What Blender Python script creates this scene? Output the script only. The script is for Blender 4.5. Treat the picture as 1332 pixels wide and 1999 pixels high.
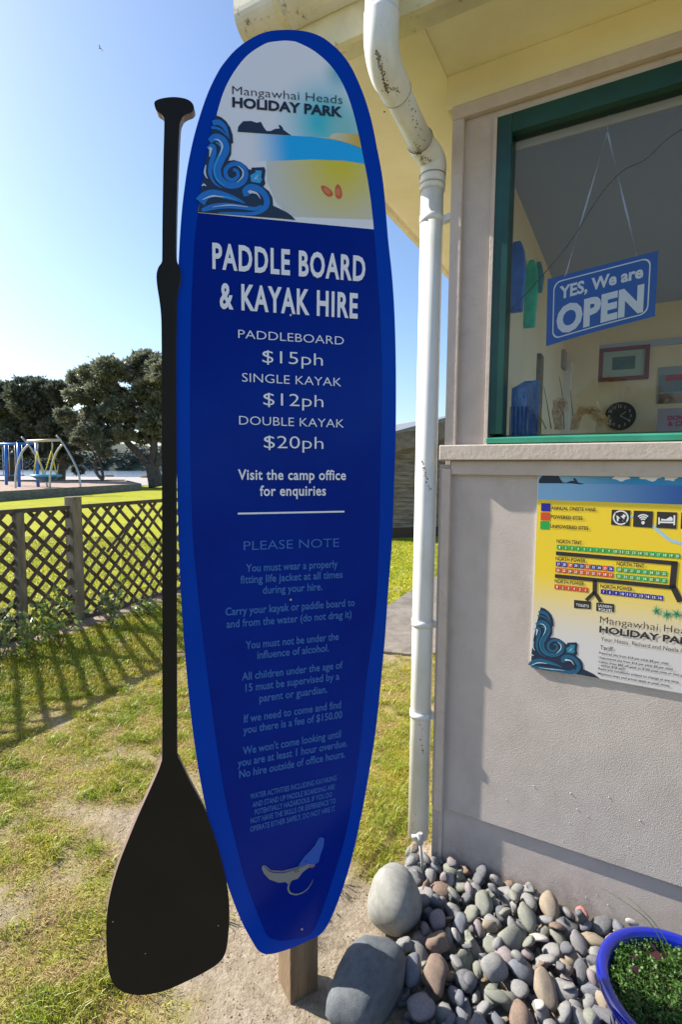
import bpy, bmesh, math, random
import numpy as np
from mathutils import Vector, Matrix, noise
for o in list(bpy.data.objects): bpy.data.objects.remove(o)
S = bpy.context.scene; COL = S.collection
rng = np.random.default_rng(7); random.seed(7)

# ------------------------------------------------------------------ camera, sky, sun, exposure
FP, CU, CV = 1020.0, 666.0, 999.5            # focal length and centre in photograph pixels
CAM = np.array([0., 0., 1.4])
PITCH, ROLL = math.atan(.0819), .0087
R0 = np.array([1., 0, 0]); U0 = np.array([0, math.sin(PITCH), math.cos(PITCH)]); FW = np.array([0, math.cos(PITCH), -math.sin(PITCH)])
RT = R0*math.cos(ROLL) + U0*math.sin(ROLL); UP = U0*math.cos(ROLL) - R0*math.sin(ROLL)
cd = bpy.data.cameras.new('camera'); cam = bpy.data.objects.new('camera', cd); COL.objects.link(cam); S.camera = cam
cd.sensor_fit = 'VERTICAL'; cd.sensor_height = 36; cd.sensor_width = 24; cd.lens = 36*FP/1999; cd.clip_end = 4000; cd.clip_start = .05
cam.matrix_world = Matrix(((RT[0], UP[0], -FW[0], CAM[0]), (RT[1], UP[1], -FW[1], CAM[1]), (RT[2], UP[2], -FW[2], CAM[2]), (0, 0, 0, 1)))

SUN_EL, SUN_A = math.radians(36), math.radians(20.5)      # the sun stands far left, a little ahead
sdir = Vector((-math.cos(SUN_EL)*math.cos(SUN_A), math.cos(SUN_EL)*math.sin(SUN_A), math.sin(SUN_EL)))
w = bpy.data.worlds.new('World'); S.world = w; w.use_nodes = True
nt = w.node_tree; nt.nodes.clear()
sky = nt.nodes.new('ShaderNodeTexSky'); sky.sky_type = 'NISHITA'; sky.sun_disc = False
sky.sun_elevation = SUN_EL; sky.sun_rotation = math.atan2(sdir.x, sdir.y); sky.air_density = 1.0; sky.dust_density = 1.2; sky.ozone_density = 4.0
bg = nt.nodes.new('ShaderNodeBackground'); bg.inputs[1].default_value = .1
wo = nt.nodes.new('ShaderNodeOutputWorld'); nt.links.new(sky.outputs[0], bg.inputs[0]); nt.links.new(bg.outputs[0], wo.inputs[0])
ld = bpy.data.lights.new('sun', 'SUN'); ld.energy = 5.0; ld.angle = math.radians(.5); ld.color = (1, .93, .82)
sun = bpy.data.objects.new('sun', ld); COL.objects.link(sun); sun.rotation_euler = sdir.to_track_quat('Z', 'Y').to_euler()
S.view_settings.view_transform = 'Standard'; S.view_settings.look = 'None'; S.view_settings.exposure = 1.2; S.view_settings.gamma = 1
S.view_settings.use_curve_mapping = False
S.render.engine = 'CYCLES'

# ------------------------------------------------------------------ measuring: photograph pixel -> point on a real surface
def ray(u, v):
    return RT*((u-CU)/FP) + UP*(-(v-CV)/FP) + FW
def at(u, v, Y):                     # the point at depth Y
    r = ray(u, v); return CAM + r*(Y/r[1])
def G(u, v, z=-.08):                   # the point on level ground
    r = ray(u, v); return CAM + r*((z-CAM[2])/r[2])
WC = np.array([.354, 1.88, 0.])      # corner of the office; wall runs along WT, faces WN
WT = np.array([1842., -1020., 0]); WT /= np.linalg.norm(WT); WN = np.array([WT[1], -WT[0], 0.])
def wpt(t, o, z): return WC + WT*t + WN*o + np.array([0, 0, z])
def W(u, v, o=0.):                   # pixel -> (t, z) on the wall plane at offset o
    r = ray(u, v); s = np.dot(WC + WN*o - CAM, WN)/np.dot(r, WN); p = CAM + r*s
    return float(np.dot(p-WC, WT)), float(p[2])
# the sign board: a sheet twisted a little about its upright axis
KB = .94; BC = np.array([-.142, 1.335, 0.])*KB
_z = [2.37, 2.04, 1.9, 1.62, 1.51, 1.2, 1.03, .88, .5]; _t = [.085, .19, .212, .24, .26, .295, .325, .355, .385]
_z = [1.4+(q-1.4)*KB for q in _z]; _p = np.polyfit(_z, _t, 3)
def phi(z): return math.atan(float(np.polyval(_p, min(max(z, .1), 2.65))))
def B(a, z, o=0.):
    f = phi(z); return BC + np.array([math.cos(f)*a + math.sin(f)*o, math.sin(f)*a - math.cos(f)*o, z])
def bpx(u, v):                       # pixel -> (a, z) on the sign board
    r = ray(u, v); z = 1.4
    for _ in range(14):
        f = phi(z); n = np.array([math.sin(f), -math.cos(f), 0]); s = np.dot(BC*[1, 1, 0]-CAM, n)/np.dot(r, n); p = CAM + r*s
        z = float(p[2])
    return float(np.dot(p-BC, [math.cos(f), math.sin(f), 0])), z

# ------------------------------------------------------------------ materials
def mat(name, col, rough=.6, var=.0, scale=8., bump=0., bscale=60., col2=None, metal=0., spec=.5, coat=0., thr=(.35, .65), stretch=None, extra=None, trans=0., detail=6):
    m = bpy.data.materials.new(name); m.use_nodes = True; n = m.node_tree; b = n.nodes['Principled BSDF']
    b.inputs['Base Color'].default_value = (*col, 1); b.inputs['Roughness'].default_value = rough; b.inputs['Metallic'].default_value = metal
    b.inputs['Specular IOR Level'].default_value = spec; b.inputs['Coat Weight'].default_value = coat; b.inputs['Coat Roughness'].default_value = .05
    L = n.links.new
    tc = n.nodes.new('ShaderNodeTexCoord'); src = tc.outputs['Object']
    if stretch:
        mp = n.nodes.new('ShaderNodeMapping'); mp.inputs['Scale'].default_value = stretch; L(src, mp.inputs[0]); src = mp.outputs[0]
    if var or col2:
        no = n.nodes.new('ShaderNodeTexNoise'); no.inputs['Scale'].default_value = scale; no.inputs['Detail'].default_value = detail; no.inputs['Roughness'].default_value = .62
        L(src, no.inputs['Vector'])
        mr = n.nodes.new('ShaderNodeMapRange'); mr.inputs[1].default_value = thr[0]; mr.inputs[2].default_value = thr[1]; L(no.outputs[0], mr.inputs[0])
        mx = n.nodes.new('ShaderNodeMix'); mx.data_type = 'RGBA'; L(mr.outputs[0], mx.inputs[0])
        c2 = col2 or tuple(c*(1-var) for c in col); c1 = col if col2 else tuple(min(1, c*(1+var*.5)) for c in col)
        mx.inputs[6].default_value = (*c1, 1); mx.inputs[7].default_value = (*c2, 1); L(mx.outputs[2], b.inputs['Base Color'])
        m['mix'] = mx.name
    if bump:
        nb = n.nodes.new('ShaderNodeTexNoise'); nb.inputs['Scale'].default_value = bscale; nb.inputs['Detail'].default_value = 4; L(src, nb.inputs['Vector'])
        bp = n.nodes.new('ShaderNodeBump'); bp.inputs['Strength'].default_value = min(1, bump); bp.inputs['Distance'].default_value = .004; L(nb.outputs[0], bp.inputs['Height']); L(bp.outputs[0], b.inputs['Normal'])
    if trans:
        t = n.nodes.new('ShaderNodeBsdfTranslucent'); ms = n.nodes.new('ShaderNodeMixShader'); ms.inputs[0].default_value = trans
        if var or col2: L(mx.outputs[2], t.inputs[0])
        else: t.inputs[0].default_value = (*col, 1)
        L(b.outputs[0], ms.inputs[1]); L(t.outputs[0], ms.inputs[2]); L(ms.outputs[0], n.nodes['Material Output'].inputs[0])
    return m
def dirt(m, col, scale, lo, hi, amount=1., z0=None, z1=None, stretch=None):
    """stains with a shape of their own laid over the base colour; z0..z1 limits them in height"""
    n = m.node_tree; b = n.nodes['Principled BSDF']; L = n.links.new
    tc = n.nodes.new('ShaderNodeTexCoord'); no = n.nodes.new('ShaderNodeTexNoise'); no.inputs['Scale'].default_value = scale; no.inputs['Detail'].default_value = 9; no.inputs['Roughness'].default_value = .7
    src = tc.outputs['Object']
    if stretch:
        mp = n.nodes.new('ShaderNodeMapping'); mp.inputs['Scale'].default_value = stretch; L(src, mp.inputs[0]); src = mp.outputs[0]
    L(src, no.inputs['Vector'])
    mr = n.nodes.new('ShaderNodeMapRange'); mr.inputs[1].default_value = lo; mr.inputs[2].default_value = hi; mr.inputs[4].default_value = amount; L(no.outputs[0], mr.inputs[0])
    f = mr.outputs[0]
    if z0 is not None:
        sp = n.nodes.new('ShaderNodeSeparateXYZ'); L(tc.outputs['Object'], sp.inputs[0]); m2 = n.nodes.new('ShaderNodeMapRange')
        m2.inputs[1].default_value = z0; m2.inputs[2].default_value = z1; L(sp.outputs[2], m2.inputs[0])
        mm = n.nodes.new('ShaderNodeMath'); mm.operation = 'MULTIPLY'; L(f, mm.inputs[0]); L(m2.outputs[0], mm.inputs[1]); f = mm.outputs[0]
    mx = n.nodes.new('ShaderNodeMix'); mx.data_type = 'RGBA'; L(f, mx.inputs[0]); mx.inputs[7].default_value = (*col, 1)
    if b.inputs['Base Color'].links: L(b.inputs['Base Color'].links[0].from_socket, mx.inputs[6])
    else: mx.inputs[6].default_value = b.inputs['Base Color'].default_value
    L(mx.outputs[2], b.inputs['Base Color']); return m
def print_mat(name, c0, c1, kind='lin', a=(0, 0), b=(0, 1), r=1., rough=.25, extra=None):
    """flat print: a two-colour blend across UV space (linear from a to b, or radial round a)"""
    m = bpy.data.materials.new(name); m.use_nodes = True; n = m.node_tree; p = n.nodes['Principled BSDF']; L = n.links.new
    p.inputs['Roughness'].default_value = rough; uv = n.nodes.new('ShaderNodeUVMap')
    def fac(kind, a, b, r):
        if kind == 'lin':
            d = np.array(b)-np.array(a); k = 1/np.dot(d, d)
            sub = n.nodes.new('ShaderNodeVectorMath'); sub.operation = 'SUBTRACT'; sub.inputs[1].default_value = (*a, 0); L(uv.outputs[0], sub.inputs[0])
            dt = n.nodes.new('ShaderNodeVectorMath'); dt.operation = 'DOT_PRODUCT'; dt.inputs[1].default_value = (d[0]*k, d[1]*k, 0); L(sub.outputs[0], dt.inputs[0]); f = dt.outputs['Value']
        else:
            ds = n.nodes.new('ShaderNodeVectorMath'); ds.operation = 'DISTANCE'; ds.inputs[1].default_value = (*a, 0); L(uv.outputs[0], ds.inputs[0])
            mu = n.nodes.new('ShaderNodeMath'); mu.operation = 'MULTIPLY'; mu.inputs[1].default_value = 1/r; L(ds.outputs['Value'], mu.inputs[0]); f = mu.outputs[0]
        mr = n.nodes.new('ShaderNodeMapRange'); mr.interpolation_type = 'SMOOTHSTEP'; L(f, mr.inputs[0]); return mr.outputs[0]
    f = fac(kind, a, b, r)
    mx = n.nodes.new('ShaderNodeMix'); mx.data_type = 'RGBA'; L(f, mx.inputs[0]); mx.inputs[6].default_value = (*c0, 1); mx.inputs[7].default_value = (*c1, 1); out = mx.outputs[2]
    for e in (extra or []):
        f2 = fac(*e[1:]); m3 = n.nodes.new('ShaderNodeMix'); m3.data_type = 'RGBA'; L(f2, m3.inputs[0]); m3.inputs[6].default_value = (*e[0], 1); L(out, m3.inputs[7]); out = m3.outputs[2]
    L(out, p.inputs['Base Color']); return m

# ------------------------------------------------------------------ building helpers
def link(o, parent=None):
    COL.objects.link(o)
    if parent is not None:
        o.parent = parent; o.matrix_parent_inverse = Matrix.Translation(-root_loc(parent))
    return o
def root_loc(p):
    return p.location if p.parent is None else Vector((0, 0, 0))      # parts already stand in world coordinates
def mk(name, V, F, m, parent=None, smooth=False, bevel=0., uv=None):
    me = bpy.data.meshes.new(name); me.from_pydata([tuple(map(float, v)) for v in V], [], F)
    if m is not None: me.materials.append(m)
    if uv is not None:
        l = me.uv_layers.new(name='UVMap')
        for lp in me.loops: l.data[lp.index].uv = uv[lp.vertex_index]
    if smooth: me.polygons.foreach_set('use_smooth', [True]*len(me.polygons))
    me.update(); o = bpy.data.objects.new(name, me); link(o, parent)
    if bevel:
        b = o.modifiers.new('bevel', 'BEVEL'); b.width = bevel; b.segments = 2; b.limit_method = 'ANGLE'; b.angle_limit = math.radians(50)
    return o
def empty(name, loc, label, cat, group=None):
    o = bpy.data.objects.new(name, None); o.location = tuple(map(float, loc)); COL.objects.link(o); o.empty_display_size = .1
    tag(o, label, cat, group); return o
def tag(o, label=None, cat=None, group=None, kind=None):
    for k, v in (('label', label), ('category', cat), ('group', group), ('kind', kind)):
        if v: o[k] = v
    return o
BOXF = [(0, 3, 2, 1), (4, 5, 6, 7), (0, 1, 5, 4), (1, 2, 6, 5), (2, 3, 7, 6), (3, 0, 4, 7)]
def boxv(P):      # P(x,y,z) mapping of unit choices
    return [P(*c) for c in ((0, 0, 0), (1, 0, 0), (1, 1, 0), (0, 1, 0), (0, 0, 1), (1, 0, 1), (1, 1, 1), (0, 1, 1))]
def wbox(name, t0, t1, o0, o1, z0, z1, m, parent=None, bevel=.002, sub=None):
    V = boxv(lambda a, b, c: wpt((t0, t1)[a], (o0, o1)[b], (z0, z1)[c]))
    F = [tuple(reversed(f)) for f in BOXF]
    return mk(name, V, F, m, parent, bevel=bevel)
def obox(name, c, dx, dy, dz, m, parent=None, bevel=.002):   # centre and three half vectors
    c = np.array(c); dx, dy, dz = map(np.array, (dx, dy, dz))
    V = boxv(lambda a, b, e: c + dx*(2*a-1) + dy*(2*b-1) + dz*(2*e-1)); return mk(name, V, BOXF, m, parent, bevel=bevel)
def tubegeo(pts, rad, n=10, cap=True, base=0):
    pts = [np.array(p, float) for p in pts]; k = len(pts); rad = [rad]*k if np.isscalar(rad) else rad
    V = []; F = []; up = np.array([0, 0, 1.]); prev = None
    for i, p in enumerate(pts):
        d = pts[min(i+1, k-1)]-pts[max(i-1, 0)]; d = d/(np.linalg.norm(d)+1e-9)
        if prev is None:
            a = np.cross(d, up if abs(d[2]) < .9 else np.array([1., 0, 0]))
        else: a = prev - d*np.dot(prev, d)
        a /= np.linalg.norm(a)+1e-9; prev = a; b = np.cross(d, a)
        for j in range(n):
            t = 2*math.pi*j/n; V.append(p + (a*math.cos(t)+b*math.sin(t))*rad[i])
    for i in range(k-1):
        for j in range(n):
            j2 = (j+1) % n; F.append((base+i*n+j, base+i*n+j2, base+(i+1)*n+j2, base+(i+1)*n+j))
    if cap: F.append(tuple(base+j for j in range(n))[::-1]); F.append(tuple(base+(k-1)*n+j for j in range(n)))
    return V, F
def tube(name, pts, rad, m, parent=None, n=10, smooth=True, cap=True):
    V, F = tubegeo(pts, rad, n, cap); return mk(name, V, F, m, parent, smooth=smooth)
def multi(name, geos, m, parent=None, smooth=False):
    V = []; F = []
    for v, f in geos: b = len(V); V += list(v); F += [tuple(i+b for i in q) for q in f]
    return mk(name, V, F, m, parent, smooth=smooth)
def np_mesh(name, V, F, m, parent=None, smooth=False):       # V (n,3), F (m,k)
    me = bpy.data.meshes.new(name); V = np.asarray(V, np.float32); F = np.asarray(F, np.int32); k = F.shape[1]
    me.vertices.add(len(V)); me.vertices.foreach_set('co', V.ravel()); me.loops.add(F.size); me.loops.foreach_set('vertex_index', F.ravel())
    me.polygons.add(len(F)); me.polygons.foreach_set('loop_start', np.arange(0, F.size, k, dtype=np.int32)); me.polygons.foreach_set('loop_total', np.full(len(F), k, np.int32))
    if smooth: me.polygons.foreach_set('use_smooth', np.ones(len(F), bool))
    me.materials.append(m); me.update(calc_edges=True); o = bpy.data.objects.new(name, me); link(o, parent); return o
def lathe(name, prof, c, m, parent=None, n=48, close=False):
    V = []; F = []
    for r, z in prof:
        for j in range(n): t = 2*math.pi*j/n; V.append((c[0]+r*math.cos(t), c[1]+r*math.sin(t), z))
    for i in range(len(prof)-1):
        for j in range(n): j2 = (j+1) % n; F.append((i*n+j, i*n+j2, (i+1)*n+j2, (i+1)*n+j))
    return mk(name, V, F, m, parent, smooth=True)
def catmull(P, k=6, closed=False):
    P = [np.array(p, float) for p in P]; n = len(P); out = []
    for i in range(n if closed else n-1):
        g = (lambda j: P[j % n]) if closed else (lambda j: P[min(max(j, 0), n-1)])
        p0, p1, p2, p3 = g(i-1), g(i), g(i+1), g(i+2)
        for q in range(k):
            t = q/k; out.append(.5*((2*p1)+(-p0+p2)*t+(2*p0-5*p1+4*p2-p3)*t*t+(-p0+3*p1-3*p2+p3)*t**3))
    if not closed: out.append(P[-1])
    return out

# decals: flat print, drawn in the local plane of its sign and laid on its surface
class Plane:
    def __init__(s, fn, px, step): s.fn, s.px, s.step = fn, px, step
def to_obj(name, bm, pl, off, m, parent, uvf=None):
    if pl.step:
        xs = [v.co.x for v in bm.verts]; ys = [v.co.y for v in bm.verts]
        for ax, lo, hi in ((0, min(xs), max(xs)), (1, min(ys), max(ys))):
            k = math.floor(lo/pl.step)+1
            while k*pl.step < hi:
                co = [0, 0, 0]; no = [0, 0, 0]; co[ax] = k*pl.step; no[ax] = 1
                bmesh.ops.bisect_plane(bm, geom=bm.verts[:]+bm.edges[:]+bm.faces[:], plane_co=co, plane_no=no, dist=1e-7); k += 1
    me = bpy.data.meshes.new(name); uvl = bm.loops.layers.uv.new('UVMap') if uvf else None
    if uvf:
        for f in bm.faces:
            for l in f.loops: l[uvl].uv = uvf(l.vert.co.x, l.vert.co.y)
    for v in bm.verts: v.co = Vector(pl.fn(v.co.x, v.co.y, off))
    bm.to_mesh(me); bm.free(); me.materials.append(m); o = bpy.data.objects.new(name, me); link(o, parent); return o
def polys(name, plist, pl, off, m, parent, uvf=None):        # plist: outlines in local (x, y)
    bm = bmesh.new()
    for P in plist:
        vs = [bm.verts.new((p[0], p[1], 0)) for p in P]
        try: f = bm.faces.new(vs)
        except ValueError: continue
        f.normal_update()
        if f.normal.z < 0: f.normal_flip()
    bmesh.ops.triangulate(bm, faces=bm.faces[:], ngon_method='EAR_CLIP')
    return to_obj(name, bm, pl, off, m, parent, uvf)
def ribbon(pts, wd, k=5):                                    # list of quads along a smooth line
    P = catmull(pts, k) if len(pts) > 2 and k else [np.array(p, float) for p in pts]; n = len(P)
    wd = np.interp(np.linspace(0, 1, n), np.linspace(0, 1, len(wd)), wd) if hasattr(wd, '__len__') else [wd]*n
    L = []; R = []
    for i, p in enumerate(P):
        d = P[min(i+1, n-1)]-P[max(i-1, 0)]; d = d/(np.linalg.norm(d)+1e-12); q = np.array([-d[1], d[0]])*wd[i]/2; L.append(p+q); R.append(p-q)
    return [list(map(tuple, L))+list(map(tuple, R[::-1]))]
def ribquads(pts, wd, k=5):
    r = ribbon(pts, wd, k)[0]; n = len(r)//2; L = r[:n]; R = r[n:][::-1]
    return [[L[i], L[i+1], R[i+1], R[i]] for i in range(n-1)]
def text_bm(s, x0, x1, y, cap, bold=0., space=1.):
    """lettering fitted between x0 and x1 with capitals 'cap' high"""
    cu = bpy.data.curves.new('lettering', 'FONT'); cu.body = s; cu.size = 1; cu.offset = bold; cu.space_character = space; cu.resolution_u = 3
    ob = bpy.data.objects.new('lettering', cu); me = bpy.data.meshes.new_from_object(ob)
    bm = bmesh.new(); bm.from_mesh(me); bpy.data.meshes.remove(me); bpy.data.objects.remove(ob); bpy.data.curves.remove(cu)
    xs = [v.co.x for v in bm.verts]; a, b = min(xs), max(xs); k = (x1-x0)/(b-a) if x1 is not None else cap/.72*.98
    for v in bm.verts: v.co = Vector((x0+(v.co.x-a)*k, y+v.co.y*cap/.72, 0))
    return bm
def lettering(s, p0, p1, capx, pl, off, m, parent, bold=0., space=1., name='lettering'):
    """text between two photograph pixels of its baseline"""
    a = pl.px(*p0); b = pl.px(*p1); c = pl.px((p0[0]+p1[0])/2, (p0[1]+p1[1])/2); d = pl.px((p0[0]+p1[0])/2, (p0[1]+p1[1])/2-capx)
    return to_obj(name, text_bm(s, a[0], b[0], c[1], d[1]-c[1], bold, space), pl, off, m, parent)
def merge_bm(bms):
    out = bmesh.new()
    for b in bms:
        me = bpy.data.meshes.new('t'); b.to_mesh(me); b.free(); out.from_mesh(me); bpy.data.meshes.remove(me)
    return out
def fnoise(x, y, s, seed=0): return noise.fractal(Vector((x*s, y*s, seed*7.3)), 1.0, 2.0, 4)
GZ = -.08
# ------------------------------------------------------------------ ground, one sheet to the horizon
FD = np.array([G(315, 1168)[i]-G(0, 1268)[i] for i in (0, 1)]); FO = G(150, 1218)[:2]; FD = FD/np.linalg.norm(FD); FQ = np.array([FD[1], -FD[0]])   # fence line, FQ points to the camera side
def fence_d(x, y): return (x-FO[0])*FQ[0] + (y-FO[1])*FQ[1]
POSTC = np.array([-.085, 1.47])
def lush(x, y):
    """0 bare sand .. 1 thick grass"""
    d = fence_d(x, y)
    if d < -.12: return 1.
    if d < .1: return .08
    n = fnoise(x, y, 1.6, 1)*.5 + fnoise(x, y, 5.5, 2)*.42 + fnoise(x, y, 16, 3)*.15
    base = .97 if d < 1.2 else max(.82, .97-(d-1.2)*.5)
    if x > .1 and y > 4.6: base = .9
    if y < 2.2: base -= .03
    r = math.hypot((x-POSTC[0])*.8, y-POSTC[1]-.02); base -= max(0, 1-r/.45)*1.5
    t = (x-WC[0])*WT[0]+(y-WC[1])*WT[1]; o = (x-WC[0])*WN[0]+(y-WC[1])*WN[1]
    if t > -.1 and o > -.1: base -= 1.2                       # the pebble bed
    return min(1, max(0, base + n*.95))
def graded(lo, hi, core0, core1, step, grow=1.25):
    L = list(np.arange(core0, core1+1e-6, step)); s = step; v = core1
    while v < hi: s *= grow; v += s; L.append(v)
    s = step; v = core0
    while v > lo: s *= grow; v -= s; L.insert(0, v)
    return L
gx = graded(-1500, 1500, -3.6, 1.7, .045); gy = graded(-600, 2500, .9, 6.6, .045)
def gheight(x, y):
    h = GZ
    if -4 < x < 2 and .5 < y < 7: h += fnoise(x, y, 1.1, 5)*.012 + fnoise(x, y, 9, 6)*.006 + fnoise(x, y, 30, 8)*.002
    t = (x-WC[0])*WT[0]+(y-WC[1])*WT[1]; o = (x-WC[0])*WN[0]+(y-WC[1])*WN[1]
    if t > -.2 and -.4 < o < .6: h -= .02
    return h
V = [(x, y, gheight(x, y)) for y in gy for x in gx]; nx = len(gx)
F = [(j*nx+i, j*nx+i+1, (j+1)*nx+i+1, (j+1)*nx+i) for j in range(len(gy)-1) for i in range(nx-1)]
m = bpy.data.materials.new('lawn_ground'); m.use_nodes = True; n = m.node_tree; L = n.links.new; b = n.nodes['Principled BSDF']; b.inputs['Roughness'].default_value = .95; b.inputs['Specular IOR Level'].default_value = .15
tc = n.nodes.new('ShaderNodeTexCoord')
def nz(scale, detail=8, rough=.6):
    q = n.nodes.new('ShaderNodeTexNoise'); q.inputs['Scale'].default_value = scale; q.inputs['Detail'].default_value = detail; q.inputs['Roughness'].default_value = rough; L(tc.outputs['Object'], q.inputs['Vector']); return q.outputs[0]
def rmp(src, *st):
    r = n.nodes.new('ShaderNodeValToRGB'); L(src, r.inputs[0]); e = r.color_ramp.elements
    while len(e) < len(st): e.new(.5)
    for i, (p, c) in enumerate(st): e[i].position = p; e[i].color = (*c, 1)
    return r.outputs[0]
at_ = n.nodes.new('ShaderNodeAttribute'); at_.attribute_name = 'grass'
sand = rmp(nz(26, 12, .75), (.3, (.15, .12, .085)), (.5, (.29, .24, .175)), (.62, (.37, .32, .25)), (.75, (.46, .42, .35)))
far = rmp(nz(.9, 12, .75), (.35, (.21, .235, .008)), (.6, (.30, .30, .012)), (.7, (.36, .31, .04)))
near = rmp(nz(9, 10, .7), (.4, (.15, .11, .05)), (.55, (.25, .21, .07)), (.7, (.19, .21, .03)))
sx = n.nodes.new('ShaderNodeSeparateXYZ'); L(tc.outputs['Object'], sx.inputs[0])
mry = n.nodes.new('ShaderNodeMapRange'); mry.inputs[1].default_value = 4.; mry.inputs[2].default_value = 6.5; L(sx.outputs[1], mry.inputs[0])
mg = n.nodes.new('ShaderNodeMix'); mg.data_type = 'RGBA'; L(mry.outputs[0], mg.inputs[0]); L(near, mg.inputs[6]); L(far, mg.inputs[7])
mm = n.nodes.new('ShaderNodeMix'); mm.data_type = 'RGBA'; L(at_.outputs['Fac'], mm.inputs[0]); L(sand, mm.inputs[6]); L(mg.outputs[2], mm.inputs[7]); L(mm.outputs[2], b.inputs['Base Color'])
bp = n.nodes.new('ShaderNodeBump'); bp.inputs['Strength'].default_value = .8; bp.inputs['Distance'].default_value = .012; L(nz(70, 8, .7), bp.inputs['Height']); L(bp.outputs[0], b.inputs['Normal'])
go = mk('ground', V, F, m, smooth=True); tag(go, kind='structure')
ga = go.data.attributes.new('grass', 'FLOAT', 'POINT')
def gattr(x, y):
    if not(-4.2 < x < 3 and .5 < y < 8): return 1. if y > 0 else .9
    return max(0, min(1, (lush(x, y)-.15)*1.9))
ga.data.foreach_set('value', [gattr(x, y) for y in gy for x in gx])

# grass blades (nobody could count them)
gm = mat('grass_blade', (.22, .30, .010), .5, col2=(.42, .39, .03), scale=3.5, trans=.35, thr=(.4, .6))
gm2 = mat('grass_blade_dry', (.37, .38, .03), .6, col2=(.44, .31, .13), scale=14, trans=.3, thr=(.42, .58))
def blades(name, pts, hgt, wid, m, lean=.6, seed=1):
    r = np.random.default_rng(seed); N = len(pts); P = np.array(pts); th = r.uniform(0, 2*np.pi, N); h = hgt*r.uniform(.5, 1.3, N)*P[:, 3]; wv = wid*r.uniform(.6, 1.3, N)
    d = np.stack([np.cos(th), np.sin(th), np.zeros(N)], 1); q = np.stack([-np.sin(th), np.cos(th), np.zeros(N)], 1); ln = r.uniform(.15, 1.3, N)*lean
    b0 = P[:, :3]-[0, 0, .004]; mid = b0 + d*(ln*h*.4)[:, None] + np.stack([np.zeros(N), np.zeros(N), h*.62], 1); tip = b0 + d*(ln*h*1.15)[:, None] + np.stack([np.zeros(N), np.zeros(N), h*(1.05-.4*ln)], 1)
    V = np.stack([b0-q*wv[:, None], b0+q*wv[:, None], mid+q*wv[:, None]*.8, mid-q*wv[:, None]*.8, tip], 1).reshape(-1, 3)
    k = np.arange(N)[:, None]*5; F = np.concatenate([k+[0, 1, 2], k+[0, 2, 3], k+[3, 2, 4]], 0)
    return tag(np_mesh(name, V, F, m), kind='stuff')
def scatter(N, x0, x1, y0, y1, fn, seed):
    r = np.random.default_rng(seed); out = []
    X = r.uniform(x0, x1, N); Y = r.uniform(y0, y1, N); Q = r.uniform(0, 1, N)
    for x, y, q in zip(X, Y, Q):
        if abs(x) > .70*y+.25: continue
        s = fn(x, y)
        if q < s: out.append((x, y, gheight(x, y), .5+.6*s))
    return out
def green(x, y):
    if 4.0 < y and x > .1 and in_path(x, y): return 0
    g = lush(x, y); k = fnoise(x, y, 7, 11)
    return 0 if g < .36 else min(1, (g-.36)*2.2)*(1 if fence_d(x, y) < 1.3 else max(.0, min(1, .55+k*2.2)))
def dry(x, y):
    if 4.0 < y and x > .1 and in_path(x, y): return 0
    g = lush(x, y); k = fnoise(x, y, 7, 11)
    return 0 if g < .2 or fence_d(x, y) < .9 else min(.95, (g-.15)*1.8)*max(.3, min(1, .75-k*1.4))
pa = [G(640, 1262)[:2], G(812, 1148)[:2], G(1000, 1050)[:2], G(1180, 1262)[:2], G(800, 1280)[:2]]
def in_path(x, y):
    c = False
    for i in range(len(pa)):
        (x1, y1), (x2, y2) = pa[i], pa[i-1]
        if (y1 > y) != (y2 > y) and x < (x2-x1)*(y-y1)/(y2-y1)+x1: c = not c
    return c
blades('grass', scatter(190000, -2.6, 1., 1.1, 3.3, green, 3), .026, .0013, gm, .9, 1)
blades('dry_grass', scatter(330000, -2.8, 1., 1.1, 3.8, dry, 4), .017, .0011, gm2, 1.3, 2)
blades('fence_side_grass', scatter(150000, -3.8, 1.6, 3.2, 6.2, lambda x, y: green(x, y) if fence_d(x, y) > .1 else 0, 5), .036, .0022, gm, .8, 3)
blades('lawn_grass', scatter(120000, -7, 4., 4., 11, lambda x, y: 0 if in_path(x, y) or -.12 < fence_d(x, y) < .12 or fence_d(x, y) > 0 and y < 6 else .9, 6), .035, .005, gm, .8, 4)
cl = []
rr_ = np.random.default_rng(31)
for x, y, z, s in scatter(1500, -2.6, 1., 1.1, 3.4, lambda x, y: (.75 if lush(x, y) > .5 and fnoise(x, y, 7, 11) > -.05 else .06 if lush(x, y) > .15 else 0)*(0 if fence_d(x, y) < 1.0 else 1), 30):
    k = rr_.integers(12, 50); sp = rr_.uniform(.008, .028); cl += [(x+rr_.normal()*sp, y+rr_.normal()*sp, z, .7+.6*s) for _ in range(k)]
blades('grass_tufts', cl, .036, .0014, mat('tuft_blade', (.22, .32, .012), .45, col2=(.33, .30, .04), scale=6, trans=.35), 1.0, 12)
# straws and clippings lying on the bare patches
P = scatter(9000, -2.2, 1, 1.15, 2.8, lambda x, y: .6 if .1 < lush(x, y) < .6 else .06, 8); r = np.random.default_rng(9); V = []; F = []
for x, y, z, s in P:
    t = r.uniform(0, math.pi); l = r.uniform(.004, .018); c, sn = math.cos(t)*l, math.sin(t)*l; k = len(V); V += [(x-c, y-sn, z+.003), (x+c, y+sn, z+.004+r.uniform(0, .006)), (x+c*.9-sn*.06, y+sn*.9+c*.06, z+.006)]; F.append((k, k+1, k+2))
tag(np_mesh('straw', V, F, mat('straw', (.5, .38, .22), .8, col2=(.3, .2, .12), scale=30)), kind='stuff')
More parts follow.
